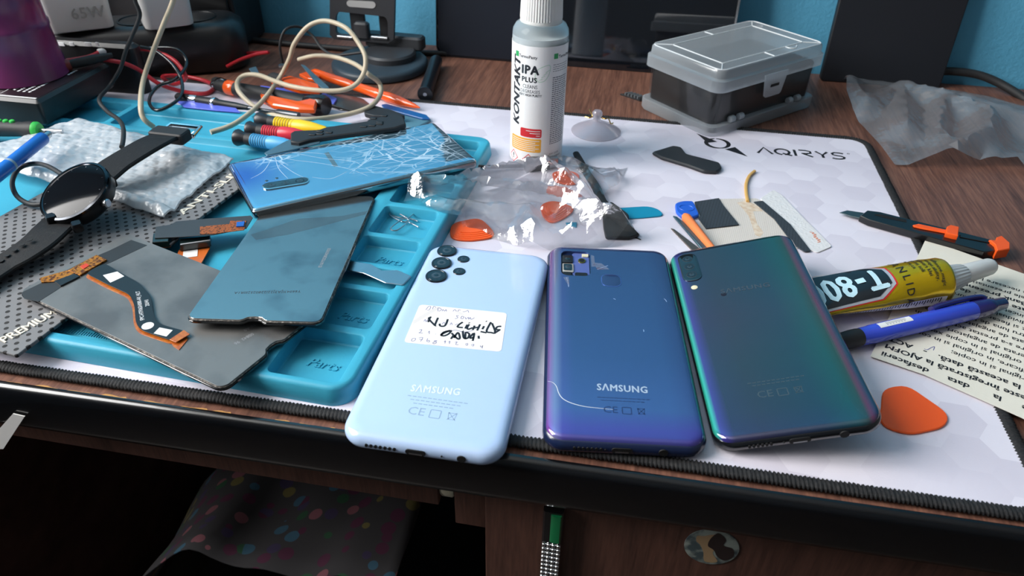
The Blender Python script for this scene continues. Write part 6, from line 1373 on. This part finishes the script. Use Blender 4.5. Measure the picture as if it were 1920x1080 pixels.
# second orange-black handle behind
t2 = tool('pliers', 'pliers with orange and black curved handles behind the stout screwdriver', 'pliers', P3(505, 142, z=8), P3(600, 172, z=10), [('core', [(2, 0), (4.5, .08), (5, .5), (4.6, .9), (3, 1)], dk)])
obj('orange_grip', prism(roundp([tuple(P3(*q, z=15)[:2]) for q in ((528, 146), (545, 142), (598, 158), (600, 166), (560, 165), (530, 156))], 2), 9, 15.5, 1.2), ORANGEG, t2, w=True)
obj('orange_tail', prism(roundp([tuple(P3(*q, z=10)[:2]) for q in ((505, 142), (524, 136), (530, 142), (520, 150), (508, 148))], 1.2), 4, 9, 1), ORANGEG, t2, w=True)
obj('metal_rivet', mv(lathe([(3.6, 0), (3.2, 2)], 16), *P3(529, 125, z=16)), STEEL, t2, w=True)
t3 = tool('spudger', 'long bright orange plastic spudger pointing at the white mat', 'spudger', P3(586, 135, z=8), P3(787, 202, z=4),
     [('shaft', [(2.5, 0), (4.2, .03), (4.4, .3), (4.2, .38), (3.4, .4), (4.4, .42), (4.6, .62)], ORANGEG), ('tip', [(4.6, .62), (3.6, .66), (4.8, .72), (4.4, .82), (2.2, .95), (.6, 1)], ORANGEG)])
flatT('spudger', 'short flat orange tool end beside the round stand base', 'spudger', ((560, 138), (580, 133), (600, 142), (592, 149), (575, 146)), 6, 9, ORANGEG, 1.5)
flatT('metal_spatula', 'grey blue flat metal tool leaning across the orange handle', 'tool', ((564, 120), (572, 122), (592, 140), (618, 164), (606, 166), (595, 158), (582, 142)), 14, 15.4, mat('slate_blue_metal', (92, 124, 140), .4, metal=.5), 1)
flatT('metal_spatula', 'small slate blue metal end poking up beside the power strip', 'tool', ((466, 128), (480, 124), (487, 138), (475, 140)), 8, 9.2, mat('slate_blue_metal', (92, 124, 140), .4, metal=.5), .8)
t4 = tool('screwdriver', 'black precision screwdriver with two steel collars near the red lead', 'screwdriver', P3(400, 150, z=6), P3(452, 170, z=8), [('body', [(2.2, 0), (4, .1), (4.2, .5), (5, 1)], dk), ('metal_collar', [(4.2, .2), (4.9, .25), (4.9, .4), (4.2, .45)], CHROME), ('metal_collar', [(4.4, .6), (5.2, .65), (5.2, .8), (4.6, .85)], CHROME)])
flatT('plastic_spudger', 'lilac blue plastic strip with clear blade under the beige loop', 'spudger', ((488, 160), (540, 166), (600, 170), (632, 184), (625, 196), (600, 186), (560, 176), (490, 166)), 1, 3, mat('lilac_plastic', (96, 110, 216), .4), 1)
flatT('clear_scraper', 'smoky clear plastic scraper blade lying on the mat under the beige loop', 'scraper', ((600, 180), (640, 176), (680, 184), (700, 200), (690, 208), (640, 206), (612, 196)), .3, 1.2, mat('smoky_clear_plastic', (96, 96, 96), .15, trans=.5), 3)
t5 = tool('steel_pick', 'thin black pointed pick lying beside the screwdriver end cap', 'pick', P3(596, 190, z=3), P3(655, 207, z=1.4), [('needle', [(1.4, 0), (1.2, .5), (.4, 1)], BLKPL)])
flatT('plastic_spudger', 'blue edged slate flat spudger with angled tip behind the silver phone', 'spudger', ((716, 196), (726, 195), (804, 219), (808, 224), (778, 240), (750, 236), (722, 206)), .3, 2.4, mat('slate_blue_plastic', (84, 128, 146), .4), 1)
flatT('plastic_spudger', 'narrow dark blue plastic blade resting on the slate spudger', 'spudger', ((715, 196), (724, 194), (800, 215), (806, 222), (792, 222), (722, 203)), 2.5, 4.2, mat('cobalt_plastic', (16, 84, 150), .3), 1)
# precision screwdrivers in the back pocket
def psd(a, b_, col, label):
    return tool('screwdriver', label, 'screwdriver', a, b_, [('swivel_cap', [(3, 0), (6, .015), (6.6, .05), (5, .13), (4.4, .18)], mat('black_satin_cap', (34, 34, 38), .35)), ('black_grip', [(4.6, .18), (4.8, .2), (4.8, .55), (4.2, .56)], dk), ('colour_grip', [(4.9, .53), (5.6, .6), (5.4, .75), (3.6, .95), (2.4, 1.0)], col),
        ('grip_rings', [(4.7, .26)]+[(4.7+.5*(k % 2), .27+k*.018) for k in range(14)]+[(4.7, .53)], col), ('shaft', [(1.1, .98), (1.1, 1.25)], STEEL)])
psd(P3(482, 224, z=18), P3(615, 246, z=17), YELLOW, 'yellow and black precision screwdriver, furthest back of the trio by the silver phone')
psd(P3(463, 242, z=18), P3(580, 256, z=17), mat('crimson_plastic', (214, 44, 62), .35), 'red and black precision screwdriver between the yellow and the blue one')
psd(P3(441, 257, z=18), P3(560, 276, z=17), SKYBL, 'blue and black precision screwdriver lying against the bubble wrap')
# black moulded bar across the screwdrivers
bb = [(545, 250), (552, 246), (598, 244), (612, 239), (688, 228), (690, 225), (740, 214), (756, 219), (761, 233), (740, 240), (640, 253), (580, 262), (560, 268), (545, 266)]
mb = thing('plastic_bracket', 'long black moulded plastic bracket lying along the far side of the silver phone', 'bracket', tuple(P3(650, 240, z=18)))
obj('bar', prism([tuple(P3(*q, z=24)[:2]) for q in bb], 20.5, 24.5, .8), BLKMAT, mb, w=True)
sl = []
for q in ((586, 252), (600, 251), (617, 248), (682, 237), (698, 235), (712, 232), (700, 222), (720, 217), (600, 246), (712, 229)):
    c = P3(*q, z=24.7); sl.append(box(c.x-2.6, c.x+2.6, c.y-1.4, c.y+1.4, 24.4, 25.2, .3))
obj('raised_clips', join(*sl), BLKPL, mb, w=True, kind='stuff')
flatT('metal_plate', 'slate metal plate showing between the blue screwdriver and the silver phone', 'plate', ((495, 286), (540, 262), (600, 254), (600, 268), (540, 282), (500, 291)), 20.6, 21.6, mat('slate_blue_metal', (92, 124, 140), .4, metal=.5), 1)
flatT('spring_clip', 'black springy plastic part touching the cobalt blade', 'plastic part', ((682, 205), (700, 197), (735, 206), (760, 216), (735, 218), (700, 216), (684, 212)), 5, 9, BLKMAT, 1.5)

# ================================================================ flex cables between pad and displays
fx = thing('flex_cable', 'black flex board with copper component strip half on the grey pad', 'flex cable', tuple(P3(380, 430, z=17)))
FZ = 17.6
obj('board', prism([tuple(P3(*q, z=FZ)[:2]) for q in ((292, 425), (320, 421), (330, 415), (372, 411), (470, 404), (474, 408), (462, 428), (400, 440), (340, 444), (290, 446))], FZ-.5, FZ, .1), mat('black_flex_matt', (54, 58, 62), .5), fx, w=True)
obj('component_strip', prism([tuple(P3(*q, z=FZ+.3)[:2]) for q in ((375, 425), (430, 420), (432, 414), (462, 414), (458, 431), (404, 438), (375, 439))], FZ, FZ+.4, .08), mat('copper_component_board', (176, 90, 34), .35, metal=.3, var=((70, 40, 22), .8, .52, .6)), fx, w=True)
obj('blue_chip', prism([tuple(P3(*q, z=FZ+1)[:2]) for q in ((444, 417), (459, 415), (457, 424), (443, 425))], FZ+.3, FZ+1.3, .1), mat('blue_connector_tape', (30, 92, 176), .4), fx, w=True)
obj('folded_end', prism([tuple(P3(*q, z=13.5)[:2]) for q in ((290, 446), (322, 445), (318, 461), (288, 463))], 12.6, 16.9, .3), mat('dark_green_black_board', (24, 38, 38), .3, coat=.3), fx, w=True)
obj('copper_edge', prism([tuple(P3(*q, z=12.6)[:2]) for q in ((288, 461), (316, 458), (320, 462), (288, 466))], 12.0, 12.6, .1), BRONZEFILM, fx, w=True)
obj('clip_loop', tube(cat([P3(322, 448, z=15), P3(332, 446, z=15), P3(328, 452, z=14), P3(318, 460, z=13)], 4), 1.2, 8), mat('dark_steel', (80, 82, 86), .3, metal=.8), fx, w=True)
f2 = thing('flex_cable', 'orange flex connector with a white code label below the black flex board', 'flex cable', tuple(P3(360, 470, z=8)))
obj('dark_bar', prism([tuple(P3(*q, z=14)[:2]) for q in ((337, 448), (394, 441), (394, 452), (337, 460))], 10, 14, .4), mat('dark_green_black_board', (24, 38, 38), .3, coat=.3), f2, w=True)
obj('light_line', prism([tuple(P3(*q, z=14.3)[:2]) for q in ((338, 457), (394, 449), (394, 450.5), (338, 459))], 14, 14.3, .05), GREYINK, f2, w=True)
obj('dark_flap', prism([tuple(P3(*q, z=11)[:2]) for q in ((337, 459), (394, 451), (393, 459), (337, 467))], 9.4, 11, .2), mat('dark_green_black_board', (24, 38, 38), .3, coat=.3), f2, w=True)
obj('orange_flex', prism(roundp([tuple(P3(*q, z=9)[:2]) for q in ((336, 467), (392, 459), (394, 464), (376, 496), (330, 482))], .8), 8.2, 9, .1), mat('orange_flex_film', (206, 104, 42), .35, coat=.3), f2, w=True)
obj('white_code_label', prism([tuple(P3(*q, z=9.3)[:2]) for q in ((344, 470), (371, 466), (370, 480), (342, 484))], 9, 9.25, .03), LABELW, f2, w=True)
